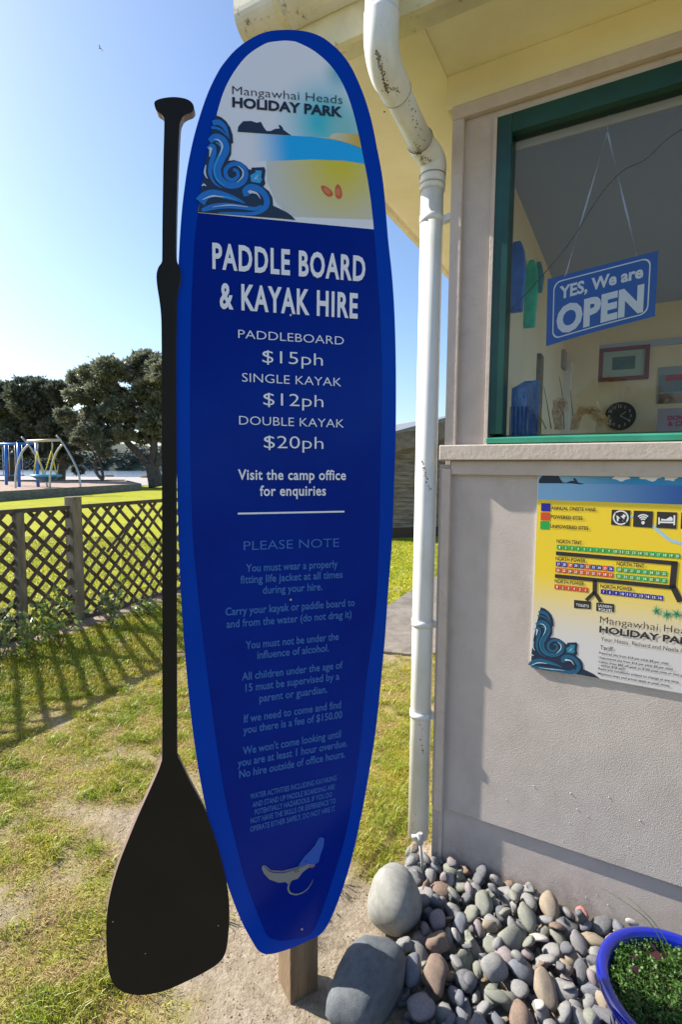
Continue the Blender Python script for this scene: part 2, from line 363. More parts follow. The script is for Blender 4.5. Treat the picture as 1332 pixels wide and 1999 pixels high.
# sand crumbs
cr = scatter(16000, -1.6, .6, 1.1, 2.3, lambda x, y: .8 if lush(x, y) < .3 else .12, 21); V = []; F = []
for x, y, z, s in cr:
    q = r.uniform(.0008, .0032); k = len(V); V += [(x-q, y-q, z), (x+q, y-q, z), (x, y+q, z), (x, y, z+q*1.5)]; F += [(k, k+1, k+3), (k+1, k+2, k+3), (k+2, k, k+3)]
tag(np_mesh('soil_crumbs', V, F, mat('soil_crumb', (.4, .31, .24), .95, col2=(.2, .14, .09), scale=60)), kind='stuff')

# concrete path behind the sign
pm = mat('path_concrete', (.19, .17, .15), .9, col2=(.11, .095, .08), scale=7, bump=.8, bscale=40); dirt(pm, (.55, .52, .48), 55, .62, .68, .7)
V = [(p[0], p[1], GZ+.016) for p in pa]+[(p[0], p[1], GZ-.03) for p in pa]; n5 = len(pa)
tag(mk('concrete_path', V, [tuple(range(n5))[::-1]]+[(i, (i+1) % n5, n5+(i+1) % n5, n5+i) for i in range(n5)], pm, bevel=.006), kind='structure')
# sandy strip under the fence, slightly raised
V = []; F = []
for i in range(80):
    s = -3.2+i*.09; p = FO+FD*s
    for k, (d, z) in enumerate(((-.10, .0), (-.05, .022), (.06, .026), (.16, .01), (.21, -.002))):
        q = p+FQ*(d+fnoise(s, k, 2, 3)*.04); V.append((q[0], q[1], GZ+z+fnoise(s, k*3, 4, 9)*.008+.004))
    if i: F += [((i-1)*5+k, (i-1)*5+k+1, i*5+k+1, i*5+k) for k in range(4)]
tag(mk('sand_strip', V, F, mat('strip_sand', (.36, .27, .2), .95, col2=(.17, .12, .08), scale=9, bump=1, bscale=90), smooth=True), kind='structure')

# ------------------------------------------------------------------ far side: play area, sand flat, water, hill
def sheet(name, P, z, m, kind='structure'):
    return tag(mk(name, [(p[0], p[1], z) for p in P], [tuple(range(len(P)))], m), kind=kind)
sheet('sand_flat', [(-160, 43), (60, 43), (90, 400), (-400, 400)], GZ+.02, mat('sand_flat', (.33, .30, .29), .9, col2=(.26, .24, .23), scale=.4))
wm = mat('estuary_water', (.22, .30, .42), .12, bump=.4, bscale=.8)
sheet('water', [(-500, 80), (300, 80), (600, 600), (-900, 600)], GZ+.05, wm)
# dark bush hill across the water
V = []; F = []; hx = np.linspace(-330, 190, 90); rows = ((210, 0), (214, 5.5), (222, 9), (240, 12.5), (270, 15), (320, 12))
for j, (yy, hh) in enumerate(rows):
    for x in hx:
        env = .35+.65*math.exp(-((x+62)/60)**2)+.25*math.exp(-((x+200)/60)**2)
        V.append((x, yy+fnoise(x, j, .05, 2)*8, GZ-.2+hh*env*(1+fnoise(x, j*9, .09, 4)*.35) + (fnoise(x, j*5, .5, 6)*1.2 if j else 0)))
for j in range(len(rows)-1):
    for i in range(89): F.append((j*90+i, j*90+i+1, (j+1)*90+i+1, (j+1)*90+i))
hm = mat('bush_hill', (.035, .05, .045), .9, col2=(.06, .075, .05), scale=.12, bump=1, bscale=2); tag(mk('hill', V, F, hm, smooth=True), kind='structure')
r = np.random.default_rng(12); V = []; F = []
for i in range(26000):                                        # leafy surface of the far bush
    x = r.uniform(-330, 190); j = r.uniform(0, 2.6); yy = np.interp(j, range(6), [q[0] for q in rows]); hh = np.interp(j, range(6), [q[1] for q in rows])
    env = .35+.65*math.exp(-((x+62)/60)**2)+.25*math.exp(-((x+200)/60)**2); z = GZ+hh*env*(1+fnoise(x, j*9, .09, 4)*.35)+r.uniform(-.2, 1.5)
    s = r.uniform(.3, 1.0); a = r.normal(size=3)*s; c = r.normal(size=3)*s; k = len(V); V += [(x+a[0], yy-1+a[1], z+a[2]*.6), (x+c[0], yy-1+c[1], z+c[2]*.6), (x-a[0], yy-1-a[1], z-a[2]*.6)]; F.append((k, k+1, k+2))
tag(np_mesh('far_bush', V, F, hm), kind='stuff')

# play area: raised timber edging full of bark, two swing frames
tm = mat('edging_timber', (.17, .165, .14), .9, var=.4, scale=3, stretch=(1, 1, 4), bump=.6, bscale=20)
ZB = .34
pl0, pl1 = G(-90, 985), G(272, 958); pb0, pb1 = at(-120, 938, 37.), at(243, 941, 36.)
def depth_for(u, v, z): p = G(u, v, z); return p
E0 = G(-130, 966, ZB)[:2]; E1 = G(274, 944, ZB)[:2]; E2 = G(244, 937, ZB)[:2]; E3 = G(-130, 938, ZB)[:2]
tag(mk('bark_chips', [(p[0], p[1], ZB-.06) for p in (E0, E1, E2, E3)], [(0, 1, 2, 3)], mat('bark', (.36, .27, .22), .95, col2=(.2, .13, .1), scale=6)), kind='structure')
tr = empty('play_area_edging', (*E0, 0), 'long grey raised timber edging board round the swings', 'edging')
def plank(a, b, z0, z1, th, m, parent, name):
    a = np.array(a); b = np.array(b); d = (b-a)/np.linalg.norm(b-a); q = np.array([-d[1], d[0]])*th/2
    return obox(name, (*((a+b)/2), (z0+z1)/2), (*((b-a)/2), 0), (*q, 0), (0, 0, (z1-z0)/2), m, parent, .01)
k = 4
for i in range(k): plank(E0+(E1-E0)*(i/k), E0+(E1-E0)*((i+.997)/k), GZ, ZB, .12, tm, tr, 'plank')
for i in range(3): plank(E3+(E2-E3)*(i/3), E3+(E2-E3)*((i+.997)/3), GZ, ZB+.03, .12, tm, tr, 'plank')
plank(E1, E2, GZ, ZB, .12, tm, tr, 'plank')
steel = mat('galvanised_steel', (.42, .44, .47), .35, metal=.7); blue = mat('swing_blue_paint', (.012, .15, .55), .35); yel = mat('yellow_rope', (.62, .52, .03), .7); tan = mat('tan_beam', (.55, .45, .34), .5)
DS = 27.
def fp(u, v, dy=0): return at(u, v, DS+dy)
sw = empty('basket_swing', fp(95, 953), 'basket swing with curved silver legs and yellow ropes', 'swing')
def arc(u, v, foot_u, foot_v, ctl, dy, rad=.055):
    tube('leg', catmull([fp(u, v, dy)]+[fp(a, c, dy) for a, c in ctl]+[fp(foot_u, foot_v, dy)], 5), rad, steel, sw, 8)
arc(42, 853, 92, 951, [(58, 872), (74, 897), (86, 925)], 1.4)
arc(55, 868, 30, 955, [(43, 882), (34, 905), (30, 930)], 0)
arc(110, 850, 157, 952, [(124, 868), (140, 895), (153, 925)], 1.4)
arc(121, 868, 97, 954, [(109, 884), (101, 908), (97, 932)], 0)
tube('beam', [fp(53, 861, .7), fp(118, 859, .7)], .075, tan, sw, 10)
cb = fp(90, 930, .7); 
for (u0, u1) in ((72, 65), (72, 84), (100, 86), (100, 110)):
    tube('rope', [fp(u0, 880, .7), fp(u1, 928, .7)], .028, yel, sw, 6)
for u0 in (72, 101): tube('hanger', [fp(u0, 861, .7), fp(u0+1, 870, .7), fp(u0, 880, .7)], .035, steel, sw, 6)
lathe('basket', [(.0, cb[2]-.30), (.25, cb[2]-.28), (.5, cb[2]-.12), (.68, cb[2]), (.68, cb[2]+.06), (.6, cb[2]+.04), (.3, cb[2]-.1), (0, cb[2]-.14)], cb, mat('basket_teal', (.02, .12, .2), .6), sw, 20)
o = tube('basket_rim', [cb+np.array([math.cos(t)*.68, math.sin(t)*.68, .04]) for t in np.linspace(0, 2*math.pi, 25)], .06, mat('basket_rim', (.03, .30, .55), .4), sw, 8)
s2 = empty('swing_set', at(20, 953, 29.5), 'blue steel swing set with chains left of the basket swing', 'swing')
tube('crossbar', [at(-60, 868, 31), at(72, 866, 29)], .07, blue, s2, 10)
for u, v, Y in ((12, 947, 31.5), (37, 955, 28.6), (74, 953, 28.8)):
    tube('leg', [at(u-(2 if u < 60 else 4), 864, Y), at(u, v, Y)], .085, blue, s2, 10); tube('cap', [at(u-(2 if u < 60 else 4), 863.5, Y), at(u-(2 if u < 60 else 4), 865.5, Y)], .11, tan if u > 60 else blue, s2, 8)
for u in (4, 16, 28, 42): tube('chain', [at(u, 868, 30), at(u+2, 928, 30)], .018, steel, s2, 5)
for u in (10, 35): obox('seat', at(u, 928, 30), (.3, 0, 0), (0, .1, 0), (0, 0, .03), blue, s2)

# trees: tapered trunks, limbs, crowns of leaf clumps
leafm = mat('tree_leaves', (.11, .13, .085), .42, col2=(.28, .29, .21), scale=1.3, trans=.34, thr=(.4, .6)); leafm.node_tree.nodes['Principled BSDF'].inputs['Specular IOR Level'].default_value = .6
leafd = mat('tree_leaves_dark', (.07, .09, .065), .45, col2=(.17, .19, .14), scale=1.0, trans=.25, thr=(.4, .6))
barkm = mat('tree_bark', (.10, .085, .07), .95, var=.5, scale=5, bump=1, bscale=12)
def crown(name, lobes, Y, n, size, m, parent, seed, spread=1.2):
    r = np.random.default_rng(seed); VV = []
    tot = sum(l[2]**2 for l in lobes)
    for (u, v, rp) in lobes:
        c = at(u, v, Y+r.uniform(-spread, spread)); R = rp*Y/FP; k = int(n*rp*rp/tot)
        d = r.normal(size=(k, 3)); d /= np.linalg.norm(d, axis=1)[:, None]; d[:, 2] = np.abs(d[:, 2])*np.where(r.uniform(size=k) < .72, 1, -.6)
        bumps = np.array([1+.42*noise.noise(Vector(x*2.2)+Vector((seed, u, v)))+.30*noise.noise(Vector(x*6)+Vector((seed, u, v))) for x in d])
        rad = R*bumps*r.uniform(.62, 1.06, k)**.5*np.where(r.uniform(size=k) < .14, r.uniform(1, 1.25, k), 1)
        c3 = c + d*rad[:, None]*[1, 1, .82]
        a = d*1.1 + r.normal(size=(k, 3))*.45; a /= np.linalg.norm(a, axis=1)[:, None]; q = np.cross(a, r.normal(size=(k, 3))); q /= np.linalg.norm(q, axis=1)[:, None]
        s = size*r.uniform(.6, 1.35, k)[:, None]
        VV.append(np.stack([c3-q*s*.30, c3+q*s*.30, c3+a*s], 1).reshape(-1, 3))
    V = np.concatenate(VV); F = np.arange(len(V)).reshape(-1, 3); return np_mesh(name, V, F, m, parent)
def tree(base, Y, trunk, limbs, lobes, n, size, label, m, seed, group='trees by the estuary', spread=1.3):
    t = empty('tree', at(base[0], base[1], Y), label, 'tree', group)
    def path(P, dy=0): return catmull([at(p[0], p[1], Y+(p[2] if len(p) > 2 else 0)) for p in P], 4)
    def tap(P, r0, r1): k = path(P); return tubegeo(k, list(np.linspace(r0, r1, len(k))), 8)
    v, f = tap(*trunk); mk('trunk', v, f, barkm, t, smooth=True)
    for l in limbs: v, f = tap(*l); mk('limb', v, f, barkm, t, smooth=True)
    crown('crown', lobes, Y, n, size, m, t, seed, spread); return t
K = FP
TR = [(215, 727, 28), (180, 735, 24), (155, 742, 20), (250, 730, 26), (285, 712, 28), (310, 722, 26), (330, 735, 30), (172, 775, 24), (200, 765, 26), (225, 775, 24), (150, 775, 20), (135, 822, 20), (150, 845, 18),
      (185, 812, 24), (205, 825, 26), (170, 850, 24), (230, 805, 24), (262, 790, 24), (290, 765, 26), (315, 790, 26), (270, 825, 22), (300, 830, 26), (320, 850, 22), (345, 790, 30), (240, 850, 20), (128, 812, 14), (280, 858, 16), (365, 830, 26)]
tree((302, 948), 38., ([(306, 950), (300, 925), (293, 905)], .62, .42), [([(295, 915), (270, 885), (245, 860), (232, 835), (215, 800)], .34, .08), ([(294, 908), (300, 880), (300, 850), (290, 800), (285, 750)], .34, .08), ([(300, 915), (315, 890), (320, 850), (318, 790)], .28, .07), ([(250, 862), (215, 850), (185, 845)], .14, .05), ([(298, 870), (270, 830), (255, 780)], .16, .05)],
     TR, 120000, .20, 'spreading broad pohutukawa tree with pale clumps, beside the paddle shaft', leafm, 3)
tree((200, 935), 37., ([(201, 936), (190, 926), (183, 905)], .14, .09), [([(201, 934), (198, 915), (192, 890), (195, 870)], .11, .05), ([(190, 928), (184, 915), (186, 895), (175, 868)], .09, .04), ([(186, 905), (200, 885), (215, 860)], .07, .03)],
     [(160, 852, 14), (180, 848, 18), (195, 870, 16), (215, 858, 16), (175, 872, 13), (205, 886, 12), (150, 862, 10)], 11000, .18, 'small crooked tree with two thin trunks between the larger trees', leafm, 5, spread=.8)
TL = [(60, 760, 26), (85, 762, 22), (40, 775, 24), (15, 770, 24), (-10, 780, 28), (112, 765, 20), (122, 785, 18), (20, 805, 28), (55, 800, 28), (90, 800, 28), (118, 815, 20), (5, 835, 28), (40, 835, 28), (75, 835, 28), (105, 840, 24), (-30, 800, 30),
      (20, 862, 20), (60, 865, 22), (95, 865, 20), (125, 860, 14), (0, 880, 14), (45, 885, 14), (-40, 850, 28), (118, 880, 14), (80, 885, 12)]
tree((25, 940), 41., ([(26, 945), (22, 925), (20, 890)], .5, .35), [([(22, 915), (40, 880), (60, 840)], .28, .08), ([(21, 905), (5, 870), (-5, 830)], .28, .08)], TL, 110000, .22, 'dark wide tree behind the blue swing set', leafd, 9)
tree((118, 940), 43., ([(117, 942), (120, 915), (126, 880)], .42, .25), [([(121, 905), (105, 880), (95, 850)], .2, .08), ([(124, 890), (140, 875), (148, 865)], .18, .06)], [(100, 855, 24), (125, 850, 22), (140, 872, 16), (110, 880, 18), (150, 855, 14), (148, 900, 12), (152, 920, 9)], 12000, .22, 'low dark tree with leaning trunk behind the silver legs of the basket swing', leafd, 15, spread=1.)
# trees behind the photographer, seen only as reflections in the office window
for i, (x, y, s) in enumerate(((-19, -20, 3.9), (-26, -24, 4.2), (-14, -24, 3.6), (-33, -14, 3.5))):
    t = empty('tree', (x, y, GZ), ['bushy tree mirrored faintly in the window glass, nearest', 'tall bushy tree mirrored in the window behind the nearer one', 'round tree mirrored in the window glass at its right', 'low tree mirrored at the left edge of the glass'][i], 'tree', 'trees behind the photographer')
    v, f = tubegeo([(x, y, GZ), (x+.2, y, 2), (x, y+.2, 3.4)], [.4, .3, .2]); mk('trunk', v, f, barkm, t, smooth=True)
    r = np.random.default_rng(40+i); VV = []
    for q in range(9):
        c = np.array([x, y, 3.8])+r.normal(size=3)*[s*.42, s*.42, s*.2]; k = 1300; d = r.normal(size=(k, 3)); d /= np.linalg.norm(d, axis=1)[:, None]; c3 = c+d*s*.42*r.uniform(.7, 1.05, (k, 1)); a = r.normal(size=(k, 3)); b_ = r.normal(size=(k, 3)); VV.append(np.stack([c3, c3+a*.16, c3+b_*.16], 1).reshape(-1, 3))
    V = np.concatenate(VV); np_mesh('crown', V, np.arange(len(V)).reshape(-1, 3), leafm, t)
# orange tufts on the flat
for u, v, lb in ((212, 931, 'orange brown grass tuft on the sand left of the big trunk'), (288, 933, 'small orange tuft on the sand at the foot of the big trunk')):
    c = G(u, v); pts = [(c[0]+rng.normal()*.45, c[1]+rng.normal()*.3, GZ+.02, 1) for _ in range(260)]
    o = blades('grass_tuft', pts, .35, .03, mat('tuft', (.38, .25, .1), .8), .8, 5)

# gull
c = at(195, 95, 30.); gmt = mat('gull_grey', (.25, .25, .27), .7)
b_ = empty('gull', c, 'tiny gull gliding high in the sky left of the sign', 'bird')
V, F = tubegeo([c+[-.10, 0, .02], c+[-.05, 0, .02], c+[.02, 0, 0], c+[.10, 0, -.02]], [.003, .02, .024, .004], 8); mk('body', V, F, gmt, b_, True)
for s in (-1, 1): mk('wing', [c+[-.03, 0, .01], c+[.03, 0, .0], c+[.06, s*.14, .06], c+[.01, s*.15, .065], c+[.07, s*.27, .02]], [(0, 1, 2, 3), (3, 2, 4)], gmt, b_)

# shed behind the path
sm = mat('shed_weatherboard', (.24, .19, .145), .8, var=.45, scale=3, stretch=(1, 1, 6), bump=.4, bscale=20)
sh0 = G(700, 1052); sh1 = G(905, 1044); d = (sh1-sh0)[:2]; ln = np.linalg.norm(d); d /= ln; q = np.array([-d[1], d[0]])
if q[1] < 0: q = -q
sh = empty('shed', sh0, 'brown weatherboard shed beyond the lawn behind the downpipe', 'shed')
for i in range(22):
    z = GZ+.22+i*.095; a = sh0[:2]; c0 = np.array([a[0], a[1], z]); dd = np.array([*d, 0]); qq = np.array([*q, 0])
    V = [c0-qq*.028, c0+dd*ln-qq*.028, c0+dd*ln-qq*.004+[0, 0, .1], c0-qq*.004+[0, 0, .1], c0, c0+dd*ln, c0+dd*ln+[0, 0, .1], c0+[0, 0, .1]]
    mk('weatherboard', V, [(0, 1, 2, 3), (1, 0, 4, 5), (3, 2, 6, 7), (0, 3, 7, 4), (2, 1, 5, 6)], sm, sh)
obox('wall_frame', (*(sh0[:2]+d*ln/2+q*1.52), 1.06), (*(d*ln/2), 0), (*(q*1.5), 0), (0, 0, 1.12), sm, sh)
rr = mat('shed_roof', (.16, .17, .18), .5)
pA = at(700, 868, sh0[1]-.35); pB = at(905, 812, sh1[1]-.35)
V = [pA, pB, pB+[0, 0, .07], pA+[0, 0, .07]]; V += [v+np.array([*q*3.6, .0]) for v in V[:4]]
mk('roof', V, [(0, 1, 2, 3), (4, 7, 6, 5), (3, 2, 6, 7), (0, 4, 5, 1), (0, 3, 7, 4), (1, 5, 6, 2)], rr, sh)
V = [pA+[0, .04, -.34], pB+[0, .04, -.40], pB+[0, .04, 0], pA+[0, .04, 0]]; V += [v+np.array([0, .04, 0]) for v in V[:4]]
mk('fascia', V, [(0, 1, 2, 3), (4, 7, 6, 5), (0, 4, 5, 1), (0, 3, 7, 4)], mat('shed_fascia', (.2, .165, .135), .8, var=.3), sh)
obox('base_board', (*(sh0[:2]+d*ln/2-q*.03), GZ+.1), (*(d*ln/2), 0), (*(q*.02), 0), (0, 0, .12), mat('shed_base', (.07, .045, .03), .9), sh)
# lace bush in front of the shed
def leaf_shrub(name, base, h, w_, n, label, m, seed, cat='shrub', group=None, stems=5, ls=.02):
    r = np.random.default_rng(seed); t = empty(name, base, label, cat, group); VV = []; stm = []; tips = []
    for i in range(stems):
        a = r.uniform(0, 6.28); top = base+np.array([math.cos(a)*w_*r.uniform(.2, .9), math.sin(a)*w_*r.uniform(.2, .9), h*r.uniform(.6, 1)])
        mid = (base+top)/2+r.normal(size=3)*w_*.15; P = catmull([base, mid, top], 5); stm.append(tubegeo(P, list(np.linspace(.006, .002, len(P))), 5)); tips.append(P)
    multi('stem', stm, mat('shrub_stem', (.16, .12, .07), .8), t)
    for i in range(n):
        P = tips[r.integers(stems)]; p = P[r.integers(len(P)//3, len(P))]+r.normal(size=3)*w_*.22; a = r.normal(size=3)+[0, 0, .4]; a /= np.linalg.norm(a); q = np.cross(a, r.normal(size=3)); q /= np.linalg.norm(q); s = ls*r.uniform(.6, 1.4)
        VV += [p, p+a*s*.5+q*s*.28, p+a*s*1.1, p+a*s*.5-q*s*.28]
    F = np.arange(len(VV)).reshape(-1, 4); np_mesh('leaves', VV, F, m, t); return t
shrubm = mat('shrub_leaf', (.14, .23, .03), .3, col2=(.24, .30, .07), scale=20, trans=.3, spec=.8)
shrubg = mat('glossy_leaf', (.10, .17, .06), .22, col2=(.20, .26, .10), scale=20, trans=.2, spec=1.)

# ------------------------------------------------------------------ lattice fence
fm = mat('fence_timber', (.075, .06, .043), .9, var=.5, scale=6, bump=.6, bscale=60); fpm = mat('fence_post_timber', (.16, .145, .11), .9, var=.45, scale=5, stretch=(3, 3, .6), bump=.8, bscale=50)
def fw(s, z, o=0.): p = FO+FD*s+FQ*o; return np.array([p[0], p[1], z])
def fs(u, v):            # pixel -> (s, z) in the fence plane
    r = ray(u, v); nn = np.array([*FQ, 0.]); k = np.dot(np.array([*FO, 0])-CAM, nn)/np.dot(r, nn); p = CAM+r*k; return float(np.dot(p[:2]-FO, FD)), float(p[2])
def fbox(name, s0, s1, z0, z1, o0, o1, m, parent, bevel=.003):
    V = boxv(lambda a, b, c: fw((s0, s1)[a], (z0, z1)[c], (o0, o1)[b])); return mk(name, V, [tuple(reversed(f)) for f in BOXF], m, parent, bevel=bevel)
fe = empty('lattice_fence', fw(0, GZ), 'dark weathered timber lattice fence across the lawn', 'fence')
ZT = fs(110, 988)[1]; ZBOT = GZ+.045; S2 = fs(35, 1100)[0]; S0, S1 = S2-3.1, 3.3
def fpost(s, wd, top, nm='post'):
    fbox(nm, s-wd/2, s+wd/2, GZ-.1, top-.015, -wd/2, wd/2, fpm, fe, .006)
fpost(0, .105, fs(150, 966)[1]); fbox('post', S2-.035, S2+.035, GZ-.05, ZT-.03, -.01, .05, fpm, fe)
fpost(S2-1.75, .105, ZT+.1); fpost(S1, .105, ZT+.05); fbox('post', 1.62, 1.69, GZ-.05, ZT-.03, -.01, .05, fpm, fe)
for (a, b) in ((S0, -.055), (.055, S1)):
    fbox('rail', a, b, ZT-.038, ZT, -.022, .022, fm, fe); fbox('rail', a, b, ZBOT-.02, ZBOT+.02, -.02, .02, fm, fe)
sw_, th_ = .035, .007
def slat(s0, z0, s1, z1, o):
    d = np.array([s1-s0, z1-z0]); l = np.linalg.norm(d)
    if l < .03: return
    d /= l; n_ = np.array([-d[1], d[0]])*sw_/2
    V = [fw(s0+n_[0], z0+n_[1], o), fw(s0-n_[0], z0-n_[1], o), fw(s1-n_[0], z1-n_[1], o), fw(s1+n_[0], z1+n_[1], o)]
    V += [fw(s0+n_[0], z0+n_[1], o+th_), fw(s0-n_[0], z0-n_[1], o+th_), fw(s1-n_[0], z1-n_[1], o+th_), fw(s1+n_[0], z1+n_[1], o+th_)]
    mk('slat', V, [(0, 1, 2, 3), (7, 6, 5, 4), (0, 4, 5, 1), (1, 5, 6, 2), (2, 6, 7, 3), (3, 7, 4, 0)], fm, fe)
PT = .157; zb, zt = ZBOT+.01, ZT-.03
for (a, b) in ((S0, -.05), (.05, S1)):
    H = zt-zb; k = math.floor((a-H)/PT)
    while k*PT < b:
        c = k*PT+.03; j = abs(k)
        for sg, o in ((1, .002), (-1, -.009)):
            # rising slat: s = c + (z-zb); falling slat: s = c + (zt-z)
            lo, hi = max(a, c), min(b, c+H)
            if hi-lo > .02 and not (sg == 1 and a > 0 and j in (2, 6)) and not (sg == -1 and a > 0 and j == 7):
                if sg == 1: slat(lo, zb+lo-c, hi, zb+hi-c, o)
                else: slat(lo, zt-(lo-c), hi, zt-(hi-c), o)
            elif hi-lo > .3 and sg == 1:                   # snapped slats
                q = zb+(lo-c); slat(lo, q, lo+(hi-lo)*.42, q+(hi-lo)*.42, o); slat(lo+(hi-lo)*.45, q+(hi-lo)*.35, hi-.02, q+(hi-lo)*.80, o)
        k += 1
for i, (u, v, h, w_, n, lb) in enumerate(((118, 1262, .42, .22, 260, 'bushy young shrub with pale green leaves left of the tall fence post'), (52, 1282, .34, .14, 110, 'thin sapling with bright leaves by the short fence post'), (220, 1222, .42, .14, 150, 'spindly shrub against the lattice right of the tall fence post'),
                                         (0, 1290, .38, .2, 170, 'dark leaved shrub at the left edge of the picture by the fence'), (282, 1200, .12, .16, 200, 'low green weed clump at the fence foot beside the paddle'))):
    leaf_shrub('shrub', G(u, v), h, w_, n, lb, shrubm if i in (0, 1, 4) else shrubg, 60+i, group='shrubs along the fence', stems=6 if i in (0, 3, 4) else 4, ls=.05 if i < 4 else .04)
# ------------------------------------------------------------------ the camp office
taupe = mat('taupe_paint', (.50, .43, .37), .55, var=.08, scale=14, bump=.3, bscale=70)
taupe_sheet = mat('taupe_sheet_paint', (.50, .445, .405), .6, var=.07, scale=9, bump=.38, bscale=330)
dirt(taupe_sheet, (.24, .19, .14), 7, .5, .8, .35, stretch=(1, 1, .5)); dirt(taupe_sheet, (.20, .15, .10), 22, .35, .62, .6, .10, -.10); dirt(taupe, (.24, .20, .15), 16, .58, .75, .45)
cream = mat('cream_paint', (.80, .75, .52), .55, col2=(.72, .66, .42), scale=3.5, bump=.25, bscale=30); dirt(cream, (.25, .22, .1), 40, .68, .74, .8)
creamf = mat('fascia_cream', (.72, .66, .42), .6, col2=(.55, .52, .36), scale=6); dirt(creamf, (.12, .10, .05), 30, .60, .72, .8)
green_p = mat('green_paint', (.004, .052, .036), .32, var=.25, scale=7); 
pvc = mat('white_pvc', (.78, .78, .76), .35, col2=(.70, .72, .66), scale=5)
dirt(pvc, (.42, .50, .32), 9, .5, .78, .6, stretch=(1, 1, .5)); dirt(pvc, (.10, .09, .03), 55, .64, .70, .9, 1.9, 2.35)
gutm = mat('gutter_pvc', (.74, .72, .62), .4, col2=(.6, .57, .45), scale=5); dirt(gutm, (.12, .1, .05), 34, .58, .68, .85)
zinc = mat('zinc_flashing', (.45, .45, .45), .5, metal=.3)
of = empty('camp_office', wpt(0, 0, GZ), 'taupe and cream office building with green window frame', 'building')
WTOP = 2.713
TL_, TR_ = .169, 2.0          # window opening (outer edges of the green frame)
ZS = 1.487                    # top of the taupe sill
z_wt = W(977, 232)[1]         # top of the green frame
# lower sheets: upper sheet stands proud of the plinth board
ze = .142
wbox('lower_sheet', .0, 2.2, -.10, 0.004, ze, 1.42, taupe_sheet, of, .0015)
wbox('plinth_board', .0, 2.2, -.10, -.008, -.22, ze+.0, taupe_sheet, of, .001)
wbox('corner_board', .015, .047, -.05, .024, ze-.005, 1.405, taupe, of, .003)
wbox('corner_edge_strip', .026, .041, -.05, -.002, -.25, ze-.006, taupe, of, .002)
wbox('under_sill_batten', .047, 2.2, .004, .020, 1.385, 1.432, taupe, of, .002)
wbox('window_sill', .008, 2.2, -.05, .040, 1.434, ZS, taupe, of, .004)
# upper wall round the window
wbox('corner_board', .022, .062, -.05, .024, ZS, 2.606, taupe, of, .003)
wbox('window_surround', .062, TL_, -.05, .006, ZS, 2.606, taupe, of, .001)
wbox('window_surround', TL_, 2.2, -.05, .006, z_wt, 2.606, taupe, of, .001)
wbox('window_surround', TR_, 2.2, -.05, .006, ZS, z_wt, taupe, of, .001)
wbox('cover_strip', TL_-.012, TL_-.0, .006, .016, ZS, z_wt, taupe, of, .001)
wbox('head_strip', .022, 2.2, .006, .03, 2.562, 2.606, taupe, of, .004)
wbox('frieze_board', .0, 2.2, -.05, .02, 2.606, WTOP, cream, of, .002)
# return wall along the side, and its corner trim
def sbox(name, q0, q1, d0, d1, z0, z1, m, parent=of, bevel=.002):       # along the side wall: q outward of it, d away from the front
    V = boxv(lambda a, b, c: wpt(-(q0, q1)[a], -(d0, d1)[b], (z0, z1)[c])); return mk(name, V, BOXF, m, parent, bevel=bevel)
wbox('side_wall', .0255, .10, -3.5, -.1005, -.2, WTOP, taupe_sheet, of, 0)
sbox('side_trim', -.024, -.004, .052, .12, ze-.005, 2.606, taupe)
# soffit, fascias, gutter, roof
FO_, SO_ = .33, .52         # overhangs
def xy(q, o): return wpt(-q, o, 0)[:2]
V = []; 
for z in (WTOP, WTOP+.008):
    for (q, o) in ((SO_, FO_), (-2.35, FO_), (-2.35, -3.5), (SO_, -3.5)): p = xy(q, o); V.append((p[0], p[1], z))
mk('soffit', V, BOXF, cream, of)
for u, v in ((751, 218), (898, 190)):
    p = G(u, v, WTOP); tube('rusty_nail', [p+[0, 0, .002], p-[0, 0, .0015]], .0032, mat('nail_rust', (.16, .06, .02), .9), of, 8)
wbox('soffit_batten', -.012, .0, -.0, FO_-.02, WTOP-.006, WTOP, cream, of, .001)
wbox('fascia', -SO_-.02, 2.35, FO_-.0, FO_+.022, WTOP-.035, WTOP+.20, creamf, of, .002)
wbox('barge_board', -SO_-.022, -SO_-.0, -3.5, FO_-.001, WTOP-.03, WTOP+.16, creamf, of, .002)
wbox('soffit_joint_strip', -SO_+.001, 2.35, FO_-.085, FO_-.001, WTOP-.008, WTOP, creamf, of, .002)
rm = mat('roof_iron', (.35, .37, .36), .5, metal=.2)
V = [wpt(-SO_-.05, FO_+.05, WTOP+.2), wpt(2.4, FO_+.05, WTOP+.2), wpt(2.4, -3.6, WTOP+.75), wpt(-SO_-.05, -3.6, WTOP+.75)]; V += [v+np.array([0, 0, .03]) for v in V]
mk('roof', V, [tuple(reversed(f)) for f in BOXF], rm, of)
zg = 2.772; gp = []       # gutter profile (outward, z)
for a in np.linspace(0, 1, 12): gp.append((FO_+.024+.105*math.sin(a*math.pi/2)**.9, zg+.115*(1-math.cos(a*math.pi/2))**1.1))
gp = [(FO_+.024, zg+.11), (FO_+.024, zg)]+[(FO_+.05, zg)]+[(FO_+.05+.062*math.sin(a), zg+.062*(1-math.cos(a))) for a in np.linspace(.15, math.pi/2, 8)]+[(FO_+.112, zg+.13), (FO_+.10, zg+.13), (FO_+.10, zg+.11)]
def gut(name, q0, q1, sc, cap=False, m=gutm):
    c = np.array([FO_+.065, zg+.06]); pr = [c+(np.array(p)-c)*sc for p in gp]; V = []; F = []
    for q in (q0, q1): V += [wpt(-q, p[0], p[1]) for p in pr]
    k = len(pr); F = [(i, i+1, k+i+1, k+i) for i in range(k-1)]
    F.append((k-1, 0, k, 2*k-1))
    F += [tuple(range(k))[::-1], tuple(range(k, 2*k))]
    mk(name, V, F, m, gt, smooth=False)
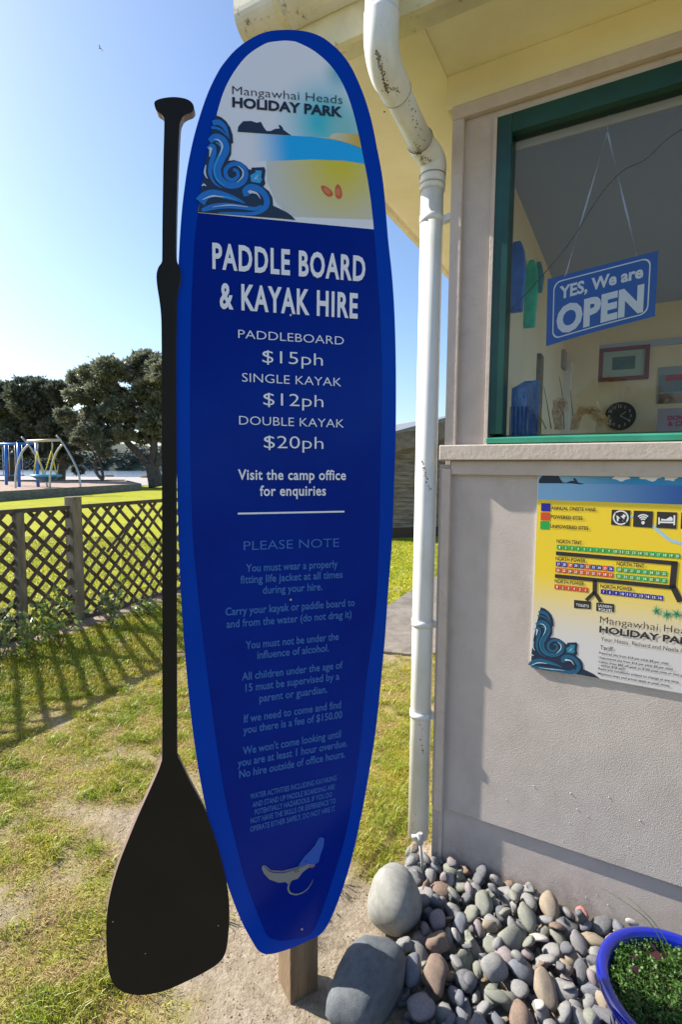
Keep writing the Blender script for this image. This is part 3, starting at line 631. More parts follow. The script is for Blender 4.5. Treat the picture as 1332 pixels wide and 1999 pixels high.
gt = mk('gutter', [wpt(0, FO_+.03, zg+.02), wpt(.01, FO_+.03, zg+.02), wpt(.01, FO_+.04, zg+.02)], [(0, 1, 2)], gutm, of)
gut('gutter_run', .40, -2.35, 1.0); gut('gutter_corner', .56, .40, 1.05); gut('joint_ring', .415, .395, 1.09, m=creamf)
# downpipe
dp = mk('downpipe', [wpt(-.05, 0, 0), wpt(-.049, 0, 0), wpt(-.05, .001, 0)], [(0, 1, 2)], pvc, of)
def pipeX(u, v, Y): return at(u, v, Y)
PY = 1.905
pc = lambda z: wpt(-.052, .0, z)
zc = at(840, 345, PY)[2]
tube('pipe', [pc(at(812, 1630, PY)[2]), pc(1.0), pc(zc)], [.039, .0392, .0395], pvc, dp, 28)
tA = at(745, 88, 1.53); tB = at(753, 135, 1.56); tC = at(826, 286, 1.86); top = tA+np.array([0, 0, .30]); tD = np.array(pc(zc))+[0, 0, .10]
tube('drop_pipe', [top, tA+[0, 0, .12], tA], .046, pvc, dp, 24)
tube('elbow', catmull([tA+[0, 0, .075], tA, tB, tB+(tC-tB)*.16, tB+(tC-tB)*.26], 5), list(np.linspace(.049, .045, 21)), pvc, dp, 24)
tube('offset_pipe', [tB, tC], .0395, pvc, dp, 24)
tube('elbow', catmull([tC-(tC-tB)*.10, tC, np.array(pc(zc))+[0, 0, .05], np.array(pc(zc))-[0, 0, .03]], 6), [.0445]*19, pvc, dp, 24)
grime = mat('joint_grime', (.09, .07, .025), .9, col2=(.3, .27, .15), scale=60)
def seam(p, d, r_, arc_=(0, 6.283)):
    d = np.array(d, float); d /= np.linalg.norm(d); a = np.cross(d, [1., .2, 0]); a /= np.linalg.norm(a); b_ = np.cross(d, a)
    tube('joint_seam', [p+(a*math.cos(t)+b_*math.sin(t))*r_ for t in np.linspace(arc_[0], arc_[1], 30)], .0012, grime, dp, 5)
seam(tB+(tC-tB)*.262, tC-tB, .0443); seam(tC-(tC-tB)*.10, tC-tB, .0443); seam(pc(zc-.031), [0, 0, 1], .0438); seam(np.array(pc(zc))-[0, 0, .0], [0, 0, 1], .0452)
from mathutils.bvhtree import BVHTree
def specks():
    vs, fs = [], []
    for ob in [c for c in dp.children_recursive if c.type == 'MESH' and c.name.split('.')[0] in ('pipe', 'drop_pipe', 'elbow', 'offset_pipe', 'collar')]:
        b0 = len(vs); vs += [v.co.copy() for v in ob.data.vertices]; fs += [tuple(q+b0 for q in p.vertices) for p in ob.data.polygons]
    bv = BVHTree.FromPolygons(vs, fs)
    for (u0, v0, u1, v1, n_, sp_) in ((735, 96, 744, 130, 36, 3.5), (742, 128, 758, 182, 90, 3.6), (748, 170, 780, 178, 34, 3.5), (800, 200, 826, 280, 22, 7), (812, 278, 828, 322, 60, 4), (818, 308, 846, 312, 26, 2.5), (826, 900, 838, 960, 40, 3.5), (818, 1395, 826, 1470, 26, 3), (800, 1560, 812, 1625, 20, 6)):
        gr = []
        for k_ in range(n_):
            f = random.random(); u = u0+(u1-u0)*f+random.gauss(0, sp_*.6); v = v0+(v1-v0)*f+random.gauss(0, sp_); h, nn, _, _ = bv.ray_cast(Vector(CAM), Vector(ray(u, v)).normalized())
            if h is None: continue
            if nn.dot(Vector(ray(u, v))) > 0: nn = -nn
            t_ = nn.orthogonal().normalized(); b1 = nn.cross(t_); s_ = random.uniform(.001, .0038)
            gr.append(([h+(t_*math.cos(q)+b1*math.sin(q))*s_*random.uniform(.5, 1.2)+nn*.0003 for q in (0, 1.2, 2.5, 3.7, 5)]+[h+nn*.0013], [(j_, (j_+1) % 5, 5) for j_ in range(5)]))
        if gr: multi('lichen_specks', gr, grime, dp)['kind'] = 'stuff'
tube('collar', [pc(zc-.03), pc(zc-.05)], .0445, pvc, dp, 24)
for v in (430, 1215, 1392):
    z = at(838, v, PY)[2]; cm = tube('clamp', [pc(z-.012), pc(z+.012)], .0425, pvc, dp, 24)
    c = pc(z); V = boxv(lambda a, b, e: wpt((-.016, .018)[a], (-.022, .002)[b], z-.004*(1-a)-.011+.022*e)); mk('clamp_lug', V, [tuple(reversed(f)) for f in BOXF], pvc, cm, bevel=.001)
specks()
# short drain pipe and steel tap riser by the corner
tube('waste_pipe', [wpt(.006, -.05, -.02), wpt(.006, -.05, ze-.01)], .016, mat('pale_green_pvc', (.62, .70, .58), .4), of, 16)
tp = empty('tap_riser', G(826, 1705), 'thin grey steel riser pipe with clamp at the downpipe foot', 'pipe')
rs = at(828, 1700, 1.80); rt = at(820, 1640, 1.80)
tube('rod', [rs-[0, 0, .03], rt], .006, zinc, tp, 10); tube('coupling', [rt-[0, 0, .012], rt+[0, 0, .02]], .013, zinc, tp, 12)
tube('clamp_bolt', [rt+[-.03, 0, .012], rt+[.012, 0, .016]], .008, zinc, tp, 8); tube('bolt_head', [rt+[.0, -.01, .02], rt+[.0, -.01, .034]], .009, zinc, tp, 6, smooth=False)
# window: green frame, glass
wd = mk('window', [wpt(TL_+.01, -.06, ZS+.01), wpt(TL_+.012, -.06, ZS+.01), wpt(TL_+.01, -.06, ZS+.012)], [(0, 1, 2)], green_p, of)
gl0 = W(985, 700, -.03)[0]
def wb2(name, t0, t1, o0, o1, z0, z1, m=green_p, bevel=.002): return wbox(name, t0, t1, o0, o1, z0, z1, m, wd, bevel)
FW_ = .047
wb2('frame', TL_, TL_+FW_, -.06, .012, ZS+.035, z_wt); wb2('frame', TL_+FW_, TR_, -.06, .012, z_wt-.058, z_wt); wb2('frame', TR_-FW_, TR_, -.06, .0115, ZS+.035, z_wt-.058)
V = [wpt(TL_-.003, .022, ZS+.004), wpt(TR_, .022, ZS+.004), wpt(TR_, -.062, ZS+.004), wpt(TL_-.003, -.062, ZS+.004), wpt(TL_-.003, .022, ZS+.022), wpt(TR_, .022, ZS+.022), wpt(TR_, -.030, ZS+.036), wpt(TL_-.003, -.030, ZS+.036)]
V[6] = wpt(TR_, -.062, ZS+.036); V[7] = wpt(TL_-.003, -.062, ZS+.036)
mk('frame_sill', V, BOXF, mat('green_sill_paint', (.035, .27, .17), .35, var=.15, scale=9), wd, bevel=.002)
wb2('inner_stop', TL_+FW_, TR_, -.062, -.048, z_wt-.085, z_wt-.058, mat('cream_stop', (.5, .46, .36), .6))
gm_ = bpy.data.materials.new('window_glass'); gm_.use_nodes = True; n = gm_.node_tree; n.nodes.clear(); o_ = n.nodes.new('ShaderNodeOutputMaterial'); ms = n.nodes.new('ShaderNodeMixShader'); tr_ = n.nodes.new('ShaderNodeBsdfTransparent'); g_ = n.nodes.new('ShaderNodeBsdfGlossy'); g_.inputs['Roughness'].default_value = .0; fr = n.nodes.new('ShaderNodeFresnel'); fr.inputs[0].default_value = 1.29
tr_.inputs[0].default_value = (.93, .95, .96, 1)
n.links.new(fr.outputs[0], ms.inputs[0]); n.links.new(tr_.outputs[0], ms.inputs[1]); n.links.new(g_.outputs[0], ms.inputs[2]); n.links.new(ms.outputs[0], o_.inputs[0])
GO = -.018
wb2('glass', TL_+FW_-.004, TR_-.02, GO-.002, GO+.002, ZS+.025, z_wt-.05, gm_, 0)
# nails and paint lumps on the sheets
lump = []
for u, v in ((1115, 1547), (1148, 1592), (1128, 1578), (1190, 1555), (1084, 1609), (1113, 1605), (1000, 1627), (1043, 1533), (880, 1654), (983, 1681), (1227, 1652), (1100, 1640), (1188, 1770), (1166, 1750), (1145, 1755), (990, 1560), (1250, 1600)):
    t, z = W(u, v); oo = .004 if z > ze else -.008; r_ = random.uniform(.0012, .0026)
    bm = bmesh.new(); bmesh.ops.create_icosphere(bm, subdivisions=1, radius=r_); c = wpt(t, oo+r_*.3, z); lump.append(([tuple(v_.co+Vector(c)) for v_ in bm.verts], [tuple(q.index for q in f.verts) for f in bm.faces])); bm.free()
multi('paint_lumps', lump, taupe_sheet, of, True)['kind'] = 'stuff'

# ---- inside the office
wallin = mat('inside_wall', (.86, .74, .52), .8, var=.06, scale=2); ceil = mat('inside_ceiling', (.46, .50, .70), .8)  # ceiling's lilac-blue paints in the sky reflection of the window pane
ID = 2.63
def iw(t0, t1, o0, o1, z0, z1, m, nm): wbox(nm, t0, t1, o0, o1, z0, z1, m, of, 0)
iw(.1005, 2.12, -ID-.1, -ID, -.1, 2.78, wallin, 'inner_wall'); iw(.1005, 2.12, -ID, -.1005, -.15, -.1, mat('inside_floor', (.55, .48, .38), .6), 'inner_floor')  # room end left open out of view, roof cut short, to admit sky light
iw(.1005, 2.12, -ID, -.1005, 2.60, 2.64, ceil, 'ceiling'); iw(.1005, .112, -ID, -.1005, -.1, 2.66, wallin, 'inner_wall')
iw(.1125, .35, -ID+.001, -ID+.05, -.1, 2.66, wallin, 'inner_wall')
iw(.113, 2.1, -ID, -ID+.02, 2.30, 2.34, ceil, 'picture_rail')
def inpic(name, u0, v0, u1, v1, label, cat, fr_m, bg_m, fw=.03, dep=.025, parts=None, tiltpx=0):
    a = W((u0+u1)/2, v0, -ID+.03); t0 = W(u0, (v0+v1)/2, -ID+.03)[0]; t1 = W(u1, (v0+v1)/2, -ID+.03)[0]; z1 = a[1]; z0 = W((u0+u1)/2, v1, -ID+.03)[1]
    e = empty(name, wpt((t0+t1)/2, -ID+.03, z0), label, cat)
    if fr_m:
        for (x0, x1, y0, y1) in ((t0, t0+fw, z0, z1), (t1-fw, t1, z0, z1), (t0+fw, t1-fw, z0, z0+fw), (t0+fw, t1-fw, z1-fw, z1)): wbox('frame', x0, x1, -ID, -ID+dep, y0, y1, fr_m, e, .002)
        wbox('mount', t0+fw, t1-fw, -ID, -ID+dep-.012, z0+fw, z1-fw, bg_m, e, 0)
    else: wbox('sheet', t0, t1, -ID, -ID+.006, z0, z1, bg_m, e, 0)
    return e, t0, t1, z0, z1
e, t0, t1, z0, z1 = inpic('framed_picture', 1170, 676, 1269, 742, 'reddish brown framed coastal print on the inner wall', 'picture', mat('mahogany', (.22, .05, .015), .4), mat('mount_card', (.42, .52, .48), .7), .028)
wbox('print', t0+.09, t1-.09, -ID+.013, -ID+.015, z0+.08, z1-.07, mat('print_sea', (.06, .14, .13), .5, col2=(.16, .22, .12), scale=7), e, 0)
# clock
t, z = W(1212, 812, -ID+.04); ck = empty('wall_clock', wpt(t, -ID+.04, z), 'round black wall clock with pale numerals low in the window', 'clock')
def disc(name, t, z, r, o0, o1, m, parent, n=40):
    V = [wpt(t+r*math.cos(a), o, z+r*math.sin(a)) for o in (o0, o1) for a in np.linspace(0, 2*math.pi, n, endpoint=False)]
    return mk(name, V, [tuple(range(n))[::-1], tuple(range(n, 2*n))]+[(i, (i+1) % n, n+(i+1) % n, n+i) for i in range(n)], m, parent)
cr_ = W(1243, 812, -ID+.04)[0]-t; disc('rim', t, z, cr_, -ID, -ID+.04, mat('clock_black', (.02, .017, .015), .4), ck); disc('face', t, z, cr_*.88, -ID+.04, -ID+.042, mat('clock_face', (.035, .03, .027), .5), ck)
pale = mat('clock_pale', (.6, .58, .5), .5); PW = Plane(lambda x, y, o: wpt(x, o, y), lambda u, v: W(u, v, -ID+.04), 0)
for h in range(1, 13):
    a = math.pi/2-h*math.pi/6; tx = text_bm(str(h), 0, None, 0, cr_*.2, .01); cx = t+math.cos(a)*cr_*.7-cr_*(.09 if h < 10 else .15); cz = z+math.sin(a)*cr_*.7-cr_*.1
    for v_ in tx.verts: v_.co += Vector((cx, cz, 0))
    to_obj('numeral', tx, PW, -ID+.044, pale, ck)
for a, l in ((math.radians(40), .45), (math.radians(-30), .72)): polys('hand', ribquads([(t, z), (t+math.cos(a)*cr_*l, z+math.sin(a)*cr_*l)], cr_*.04, 0), PW, -ID+.046, pale, ck)
# posters
t0_, z1_ = W(1064, 712, -ID+.05); dpn = wbox('door_panel', t0_, t0_+.2, -ID+.051, -ID+.09, .0, z1_, mat('inner_door_paint', (.75, .72, .66), .5), of, .004)
t0_, z1_ = W(1058, 688, -ID+.2); bxx = wbox('storage_box', t0_, t0_+.17, -ID+.1, -ID+.25, z1_-.13, z1_, mat('storage_box', (.35, .28, .22), .6), None, .004); tag(bxx, 'small brown box on a ledge in the back corner of the office', 'box')
e, t0, t1, z0, z1 = inpic('wall_poster', 1285, 712, 1400, 785, 'grey blue notice with photographs at the right edge of the window', 'poster', None, mat('poster_grey', (.33, .38, .42), .5))
wbox('headline_band', t0+.05, t1, -ID+.007, -ID+.008, z1-.10, z1-.06, mat('poster_red', (.45, .05, .06), .5), e, 0); wbox('photo', t0+.01, t1, -ID+.007, -ID+.0075, z0+.08, z0+.2, mat('poster_sea', (.12, .25, .33), .5, col2=(.3, .25, .2), scale=6), e, 0); wbox('photo', t0+.01, t1, -ID+.007, -ID+.0075, z0-.0, z0+.07, mat('poster_face', (.4, .27, .2), .5, col2=(.1, .08, .08), scale=9), e, 0)
PI_ = Plane(lambda x, y, o: wpt(x, o, y), lambda u, v: W(u, v, -ID+.05), 0)
dn = empty('donation_box', wpt(*W(1300, 860, -ID+.3)[:1], -ID+.3, 1.45), 'pale mauve donation board with pink lettering in the window corner', 'sign')
t0 = W(1284, 820, -ID+.3)[0]; z1 = W(1284, 798, -ID+.3)[1]; z0 = z1-.35
wbox('panel', t0, t0+.6, -ID+.28, -ID+.3, z0, z1, mat('mauve_board', (.38, .36, .45), .5), dn, 0)
pk = mat('pink_print', (.55, .03, .2), .5); PD = Plane(lambda x, y, o: wpt(x, o, y), lambda u, v: W(u, v, -ID+.3), 0)
lettering('DONATIONS', (1305, 820), (1385, 818), 9, PD, -ID+.302, pk, dn, .02); lettering('& CURIOS', (1305, 831), (1375, 830), 9, PD, -ID+.302, pk, dn, .02)
# brochures, boards, post in the left of the window
bl = mat('brochure_blue', (.02, .10, .45), .4, col2=(.10, .25, .55), scale=18, stretch=(3, 3, 1)); bl2 = mat('brochure_pale', (.16, .28, .50), .4, col2=(.05, .08, .2), scale=14)
br = empty('brochure_rack', wpt(.3, -.3, 1.45), 'wire rack of blue brochures just inside the window', 'rack')
for i in range(7):
    o = -.075-i*.016; t0 = .226+i*.004; wbox('brochure', t0, t0+.052, o-.006, o, 1.46, 1.46+.225+.006*i, (bl, bl2, bl)[i % 3], br, 0)
for i in range(5): tube('wire', [wpt(.225+i*.013, -.068, 1.49), wpt(.225+i*.013, -.068, 1.62)], .0015, mat('rack_wire', (.1, .1, .12), .4, metal=.6), br, 5)
for nm, u0, v0, u1, v1, o, col, lb in (('bodyboard', 998, 478, 1022, 610, -.45, (.03, .12, .45), 'blue and white bodyboard hanging inside the window'), ('bodyboard', 1030, 512, 1046, 640, -.9, (.02, .42, .28), 'narrow bright green bodyboard leaning inside the window'), ('bodyboard', 1046, 515, 1060, 572, -1.2, (.02, .2, .3), 'short teal bodyboard behind the green one')):
    ta, za = W(u0, v0, o); tb, zb_ = W(u1, v1, o); P = [(ta, za-.04), (ta+(tb-ta)*.25, za), (ta+(tb-ta)*.75, za), (tb, za-.04), (tb+.008, (za+zb_)/2), (tb, zb_), (ta, zb_), (ta-.008, (za+zb_)/2)]
    V = [wpt(p[0], oo, p[1]) for oo in (o, o+.03) for p in P]; q = mk(nm, V, [tuple(range(8)), tuple(range(8, 16))[::-1]]+[(i, 8+i, 8+(i+1) % 8, (i+1) % 8) for i in range(8)], mat(nm, col, .4, col2=tuple(min(1, c*1.8+.04) for c in col), scale=6), bevel=.006); tag(q, lb, 'bodyboard', 'bodyboards inside the window')
ta, za = W(1040, 690, -1.3); pst = wbox('totem_post', ta-.06, ta+.05, -1.4, -1.3, 1.2, W(1040, 690, -1.3)[1], mat('carved_wood', (.30, .22, .07), .7, col2=(.10, .09, .05), scale=9), None, .01); tag(pst, 'knotty olive brown wooden post inside the window', 'post')
# dried flowers on the inner sill
wbox('inner_sill', TL_+.01, 1.99, -.1004, -.0625, 1.44, 1.487, mat('inner_sill_front', (.6, .5, .35), .6), of, 0); wbox('inner_sill', .12, 2.1, -.30, -.1005, 1.42, 1.45, mat('inner_sill', (.6, .5, .35), .6), of, .003)
dfm = mat('dried_stalks', (.78, .52, .22), .7, col2=(.36, .20, .07), scale=60); VV = []
def bunch(u, v, o, name, label, paths, rad=.0022, fuzz=0, m=dfm):
    e = empty(name, wpt(W(u, v, o)[0], o, 1.46), label, 'dried flowers', 'dried flowers on the sill'); g = []
    for P in paths:
        pts = catmull([wpt(*(lambda q: (q[0], o+random.uniform(-.015, .015), q[1]))(W(p[0]+random.uniform(-1.5, 1.5), p[1], o))) for p in P], 4); g.append(tubegeo(pts, list(np.linspace(rad, rad*.4, len(pts))), 5))
    multi('stalks', g, m, e); return e
R_ = random.uniform
bunch(1095, 835, -.07, 'dried_bouquet', 'upright bundle of brown dried stalks on the sill', [[(1086+R_(-3, 14), 838), (1082+R_(-4, 16), 808+R_(-8, 8)), (1086+R_(-6, 22), 782+R_(-6, 14)), (1098+R_(-12, 12), 790+R_(-3, 16))] for _ in range(42)], .0016)
bunch(1140, 835, -.065, 'dried_grass_bunch', 'drooping golden dried grass head beside the clock', [[(1118+R_(-4, 10), 838), (1126+R_(-6, 10), 815+R_(-4, 4)), (1142+R_(-8, 14), 798+R_(-6, 8)), (1168+R_(-12, 10), 808+R_(-8, 12)), (1186+R_(-16, 10), 826+R_(-10, 9))] for _ in range(60)], .0012)
bunch(1078, 835, -.08, 'green_stems', 'thin olive green stems at the left of the dried flowers', [[(1068, 838), (1058, 815)], [(1079, 838), (1070, 790), (1062, 755)], [(1103, 838), (1098, 770), (1092, 736)], [(1122, 830), (1118, 790), (1114, 762)]], .0022, m=mat('olive_stem', (.14, .14, .03), .7))
# thin tube standing in for a cable's reflection in the glass
cp = [wpt(*(lambda q: (q[0], -.035, q[1]))(W(u, v, -.035))) for u, v in ((986, 618), (1040, 560), (1110, 478), (1170, 385), (1215, 335), (1260, 312), (1300, 275), (1335, 250), (1400, 200))]
tag(tube('cord', catmull(cp, 5), .0014, mat('brown_cord', (.10, .07, .05), .7), None, 6), 'thin brown cord strung diagonally across the inside of the window', 'cord')

# OPEN sign
OP = -.045; PO = Plane(None, lambda u, v: W(u, v, OP), 0)
cs = [W(1070, 545, OP), W(1287, 489, OP), W(1280, 616, OP), W(1067, 676, OP)]
def osl(x, y, o):            # unit sign space 0..1, slightly bowed card
    b = np.array(cs); p = (b[3]*(1-x)+b[2]*x)*(1-y)+(b[0]*(1-x)+b[1]*x)*y
    return wpt(p[0], OP+o+.012*math.sin(math.pi*x)*(1-y)-.01*x*(1-y), p[1])
PO = Plane(osl, None, .12); blue_s = mat('open_sign_blue', (.0005, .085, .42), .35); offw = mat('open_sign_white', (.86, .88, .90), .4)
os_ = empty('open_sign', wpt(cs[0][0], OP, cs[0][1]), 'blue open sign hung crooked on ribbon behind the glass', 'sign')
polys('card', [[(0, 0), (1, 0), (1, 1), (0, 1)]], PO, 0, blue_s, os_); polys('card_back', [[(0, 0), (1, 0), (1, 1), (0, 1)]], PO, -.002, offw, os_)
asp = 1.75; rc = []
for cx, cy, a0 in ((.94-.07, .93-.12, 0), (.06+.07, .93-.12, 90), (.06+.07, .07+.12, 180), (.94-.07, .07+.12, 270)):
    for a in range(0, 91, 15): t = math.radians(a0+a); rc.append((cx+.07*math.cos(t), cy+.12*math.sin(t)))
ri = [(.5+(x-.5)*.974, .5+(y-.5)*.958) for x, y in rc]; k = len(rc)
polys('border_line', [[rc[i], rc[(i+1) % k], ri[(i+1) % k], ri[i]] for i in range(k)], PO, .0012, offw, os_)
to_obj('lettering', text_bm('YES, We are', .12, .88, .655, .185, .035), PO, .0014, offw, os_)
to_obj('lettering', text_bm('OPEN', .10, .895, .14, .40, .05, 1.04), PO, .0014, offw, os_)
ap = W(1187, 258, OP); rib = mat('hanging_ribbon', (.5, .52, .66), .3)
hk = tube('hook', [wpt(ap[0], OP, ap[1]), wpt(ap[0]+.001, OP, ap[1]+.04), wpt(ap[0], OP-.0, ap[1]+.06)], .0012, rib, os_, 5)
for x, (u, v) in ((.16, (1104, 541)), (.82, (1245, 502))):
    q = W(u, v, OP); V = []; F = []
    for i in range(15):
        f = i/14; p = np.array(ap)*(1-f)+np.array(q)*f; tw = f*5+x*4; dx = np.array([math.cos(tw)*.0028, math.sin(tw)*.0028]); V += [wpt(p[0]-dx[0], OP-dx[1], p[1]), wpt(p[0]+dx[0], OP+dx[1], p[1])]
        if i: F.append((2*i-2, 2*i-1, 2*i+1, 2*i))
    mk('ribbon', V, F, rib, os_)

# ------------------------------------------------------------------ map sign on the wall
MO = .010; PM = Plane(lambda x, y, o: wpt(x, MO+o, y), lambda u, v: W(u, v, MO), 0)
def mz(x, y): return W(1020+x/3.843, 860+y/3.843, MO)        # enlarged-crop coordinates -> sign
tl = W(1052, 916, MO); blc = W(1036, 1301, MO); MX0, MX1, MZ0, MZ1 = (tl[0]+blc[0])/2, 1.15, blc[1], tl[1]
ms_ = empty('camp_map_sign', wpt(MX0, .004, MZ0), 'yellow camp map sign with site grid screwed below the sill', 'sign')
zA = mz(300, 450)[1]; zB = mz(300, 320)[1]
uvm = lambda x, y: ((x-MX0)/(MX1-MX0), (y-MZ0)/(MZ1-MZ0))
wbox('panel', MX0, MX1, .0045, MO-.0005, MZ0, MZ1, mat('sign_edge', (.7, .7, .68), .5), ms_, 0)
mbg = print_mat('map_yellow', (.62, .60, .60), (.82, .60, .035), 'lin', (0, .14), (0, .52)); mbg.node_tree.nodes['Principled BSDF'].inputs['Roughness'].default_value = .35
R4 = lambda x0, x1, y0, y1: [(x0, y0), (x1, y0), (x1, y1), (x0, y1)]
polys('yellow_field', [R4(MX0+.002, MX1, MZ0+.002, zA)], PM, 0, mbg, ms_, uvm)
polys('sea_band', [R4(MX0+.002, MX1, zA, zB)], PM, 0, print_mat('map_sea', (.25, .50, .75), (.01, .10, .42), 'lin', (.0, 0), (.6, 0)), ms_, uvm)
polys('sky_band', [R4(MX0+.002, MX1, zB, MZ1)], PM, 0, print_mat('map_sky', (.25, .48, .62), (.02, .25, .52), 'lin', (0, 0), (.35, 0)), ms_, uvm)
ink = mat('print_ink', (.025, .022, .028), .4); pwhite = mat('print_white', (.75, .77, .78), .4); navy = mat('print_navy', (.008, .022, .06), .35)
cblue = mat('map_blue', (.015, .012, .30), .4); cred = mat('map_red', (.62, .07, .025), .4); cgreen = mat('map_green', (.015, .36, .07), .4)
isl = [(265, 692), (270, 660), (300, 627), (350, 625), (385, 637), (410, 630), (428, 665), (445, 687), (470, 688), (500, 674), (527, 672), (519, 652), (530, 650), (546, 667), (550, 680), (580, 702), (600, 715)]
polys('island', [[mz(125+(x-265)*1.02, 320+(y-692)*.95-(x-265)*.0) for x, y in isl[:-1]]+[mz(465, 322)]], PM, .0006, navy, ms_)
def blob(cx, cy, rx, ry, n=18, amp=.22, seed=0): return [(cx+rx*math.cos(a)*(1+amp*math.sin(a*5+seed)), cy+ry*math.sin(a)*(1+amp*math.cos(a*4+seed))) for a in np.linspace(0, 2*math.pi, n, endpoint=False)]
for i, (cx, cy, rx, ry) in enumerate(((745, 278, 62, 24), (965, 268, 82, 34), (1115, 282, 48, 20), (1270, 262, 60, 20))): polys('cloud', [[mz(x, y) for x, y in blob(cx, cy, rx, ry, seed=i)]], PM, .0006, pwhite, ms_)
for x0, y0, x1, y1, m_ in ((143, 470, 213, 530, cblue), (140, 538, 210, 598, cred), (137, 604, 205, 664, cgreen)): polys('legend_square', [[mz(x0, y1), mz(x1, y1+2), mz(x1+1, y0+2), mz(x0+1, y0)]], PM, .0006, m_, ms_)
def mt(s, x0, y0, x1, y1, cap, bold=0., m_=ink, off=.0012, space=1.): lettering(s, (1020+x0/3.843, 860+y0/3.843), (1020+x1/3.843, 860+y1/3.843), cap/3.843, PM, off, m_, ms_, bold, space)
mt('ANNUAL ONSITE VANS', 220, 518, 553, 530, 26, .02); mt('POWERED SITES', 217, 585, 455, 593, 26, .02); mt('UNPOWERED SITES', 213, 656, 498, 668, 26, .02)
mt('NORTH TENT', 260, 768, 448, 778, 28, .015); mt('NORTH POWER', 253, 900, 476, 912, 28, .015); mt('NORTH TENT', 710, 938, 918, 950, 28, .015); mt('NORTH POWER', 245, 1068, 466, 1084, 28, .015); mt('NORTH POWER', 588, 1108, 830, 1124, 28, .015)
cells = {cblue.name: [], cred.name: [], cgreen.name: []}; nums = []
def row(x0, y0, x1, y1, items, h):
    n_ = len(items)
    for i, (s, c) in enumerate(items):
        f0, f1 = (i+.04)/n_, (i+.96)/n_; a = mz(x0+(x1-x0)*f0, y0+(y1-y0)*f0); b = mz(x0+(x1-x0)*f1, y0+(y1-y0)*f1); c_ = mz(x0+(x1-x0)*f0, y0+(y1-y0)*f0+h)
        zt_ = mz((x0+x1)/2, (y0+y1)/2)[1]; zb_ = mz((x0+x1)/2, (y0+y1)/2+h)[1]; cells[c.name].append(R4(a[0], b[0], zb_, zt_))
        w_ = (b[0]-a[0]); q = .22 if len(s) > 1 else .38; nums.append(text_bm(s, a[0]+w_*q, b[0]-w_*q, zb_+(zt_-zb_)*.24, (zt_-zb_)*.54, .02))
N = lambda seq, c: [(str(i), c) for i in seq]
row(260, 780, 1190, 850, N(range(1, 21), cgreen), 36)
row(253, 910, 690, 942, [('27', cblue), ('28', cblue), ('29', cred), ('30', cblue), ('31', cblue), ('32', cred), ('33', cblue), ('34', cblue), ('35', cred), ('36', cblue)], 36)
row(250, 954, 690, 990, N(range(26, 16, -1), cred), 36); row(707, 948, 1092, 982, N(range(29, 21, -1), cgreen), 36); row(704, 1000, 1092, 1032, N(range(30, 38), cgreen), 36)
row(243, 1078, 500, 1104, N(range(1, 7), cred), 36); row(590, 1115, 1062, 1164, N(range(7, 17), cblue), 36)
for k_, m_ in ((cblue.name, cblue), (cred.name, cred), (cgreen.name, cgreen)): polys('site_cells', cells[k_], PM, .0006, m_, ms_)['kind'] = 'stuff'
to_obj('site_numbers', merge_bm(nums), PM, .0012, pwhite, ms_)['kind'] = 'stuff'
def road(P, wpx): polys('road_line', ribquads([mz(*p) for p in P], wpx*.00045, 0), PM, .0008, ink, ms_)
road([(255, 845), (1165, 922)], 28); road([(1148, 905), (1128, 1108)], 36); road([(1128, 1085), (1190, 1210)], 36); road([(247, 1015), (1135, 1102)], 28); road([(548, 1045), (545, 1150)], 28); road([(548, 1135), (482, 1198)], 24); road([(543, 1135), (592, 1212)], 24)
for (x0, y0, x1, y1, tx) in ((390, 1195, 517, 1262, ('TOILETS',)), (557, 1215, 692, 1284, ('LAUNDRY/', 'TOILETS'))):
    polys('label_box', [[mz(x0, y1-6), mz(x1, y1+2), mz(x1+1, y0+12), mz(x0+1, y0)]], PM, .0006, ink, ms_)
    for i, s in enumerate(tx): yy = (y0+y1)/2+14 if len(tx) == 1 else y0+34+i*28; mt(s, x0+15, yy, x1-15, yy+8, 20, .01, pwhite)
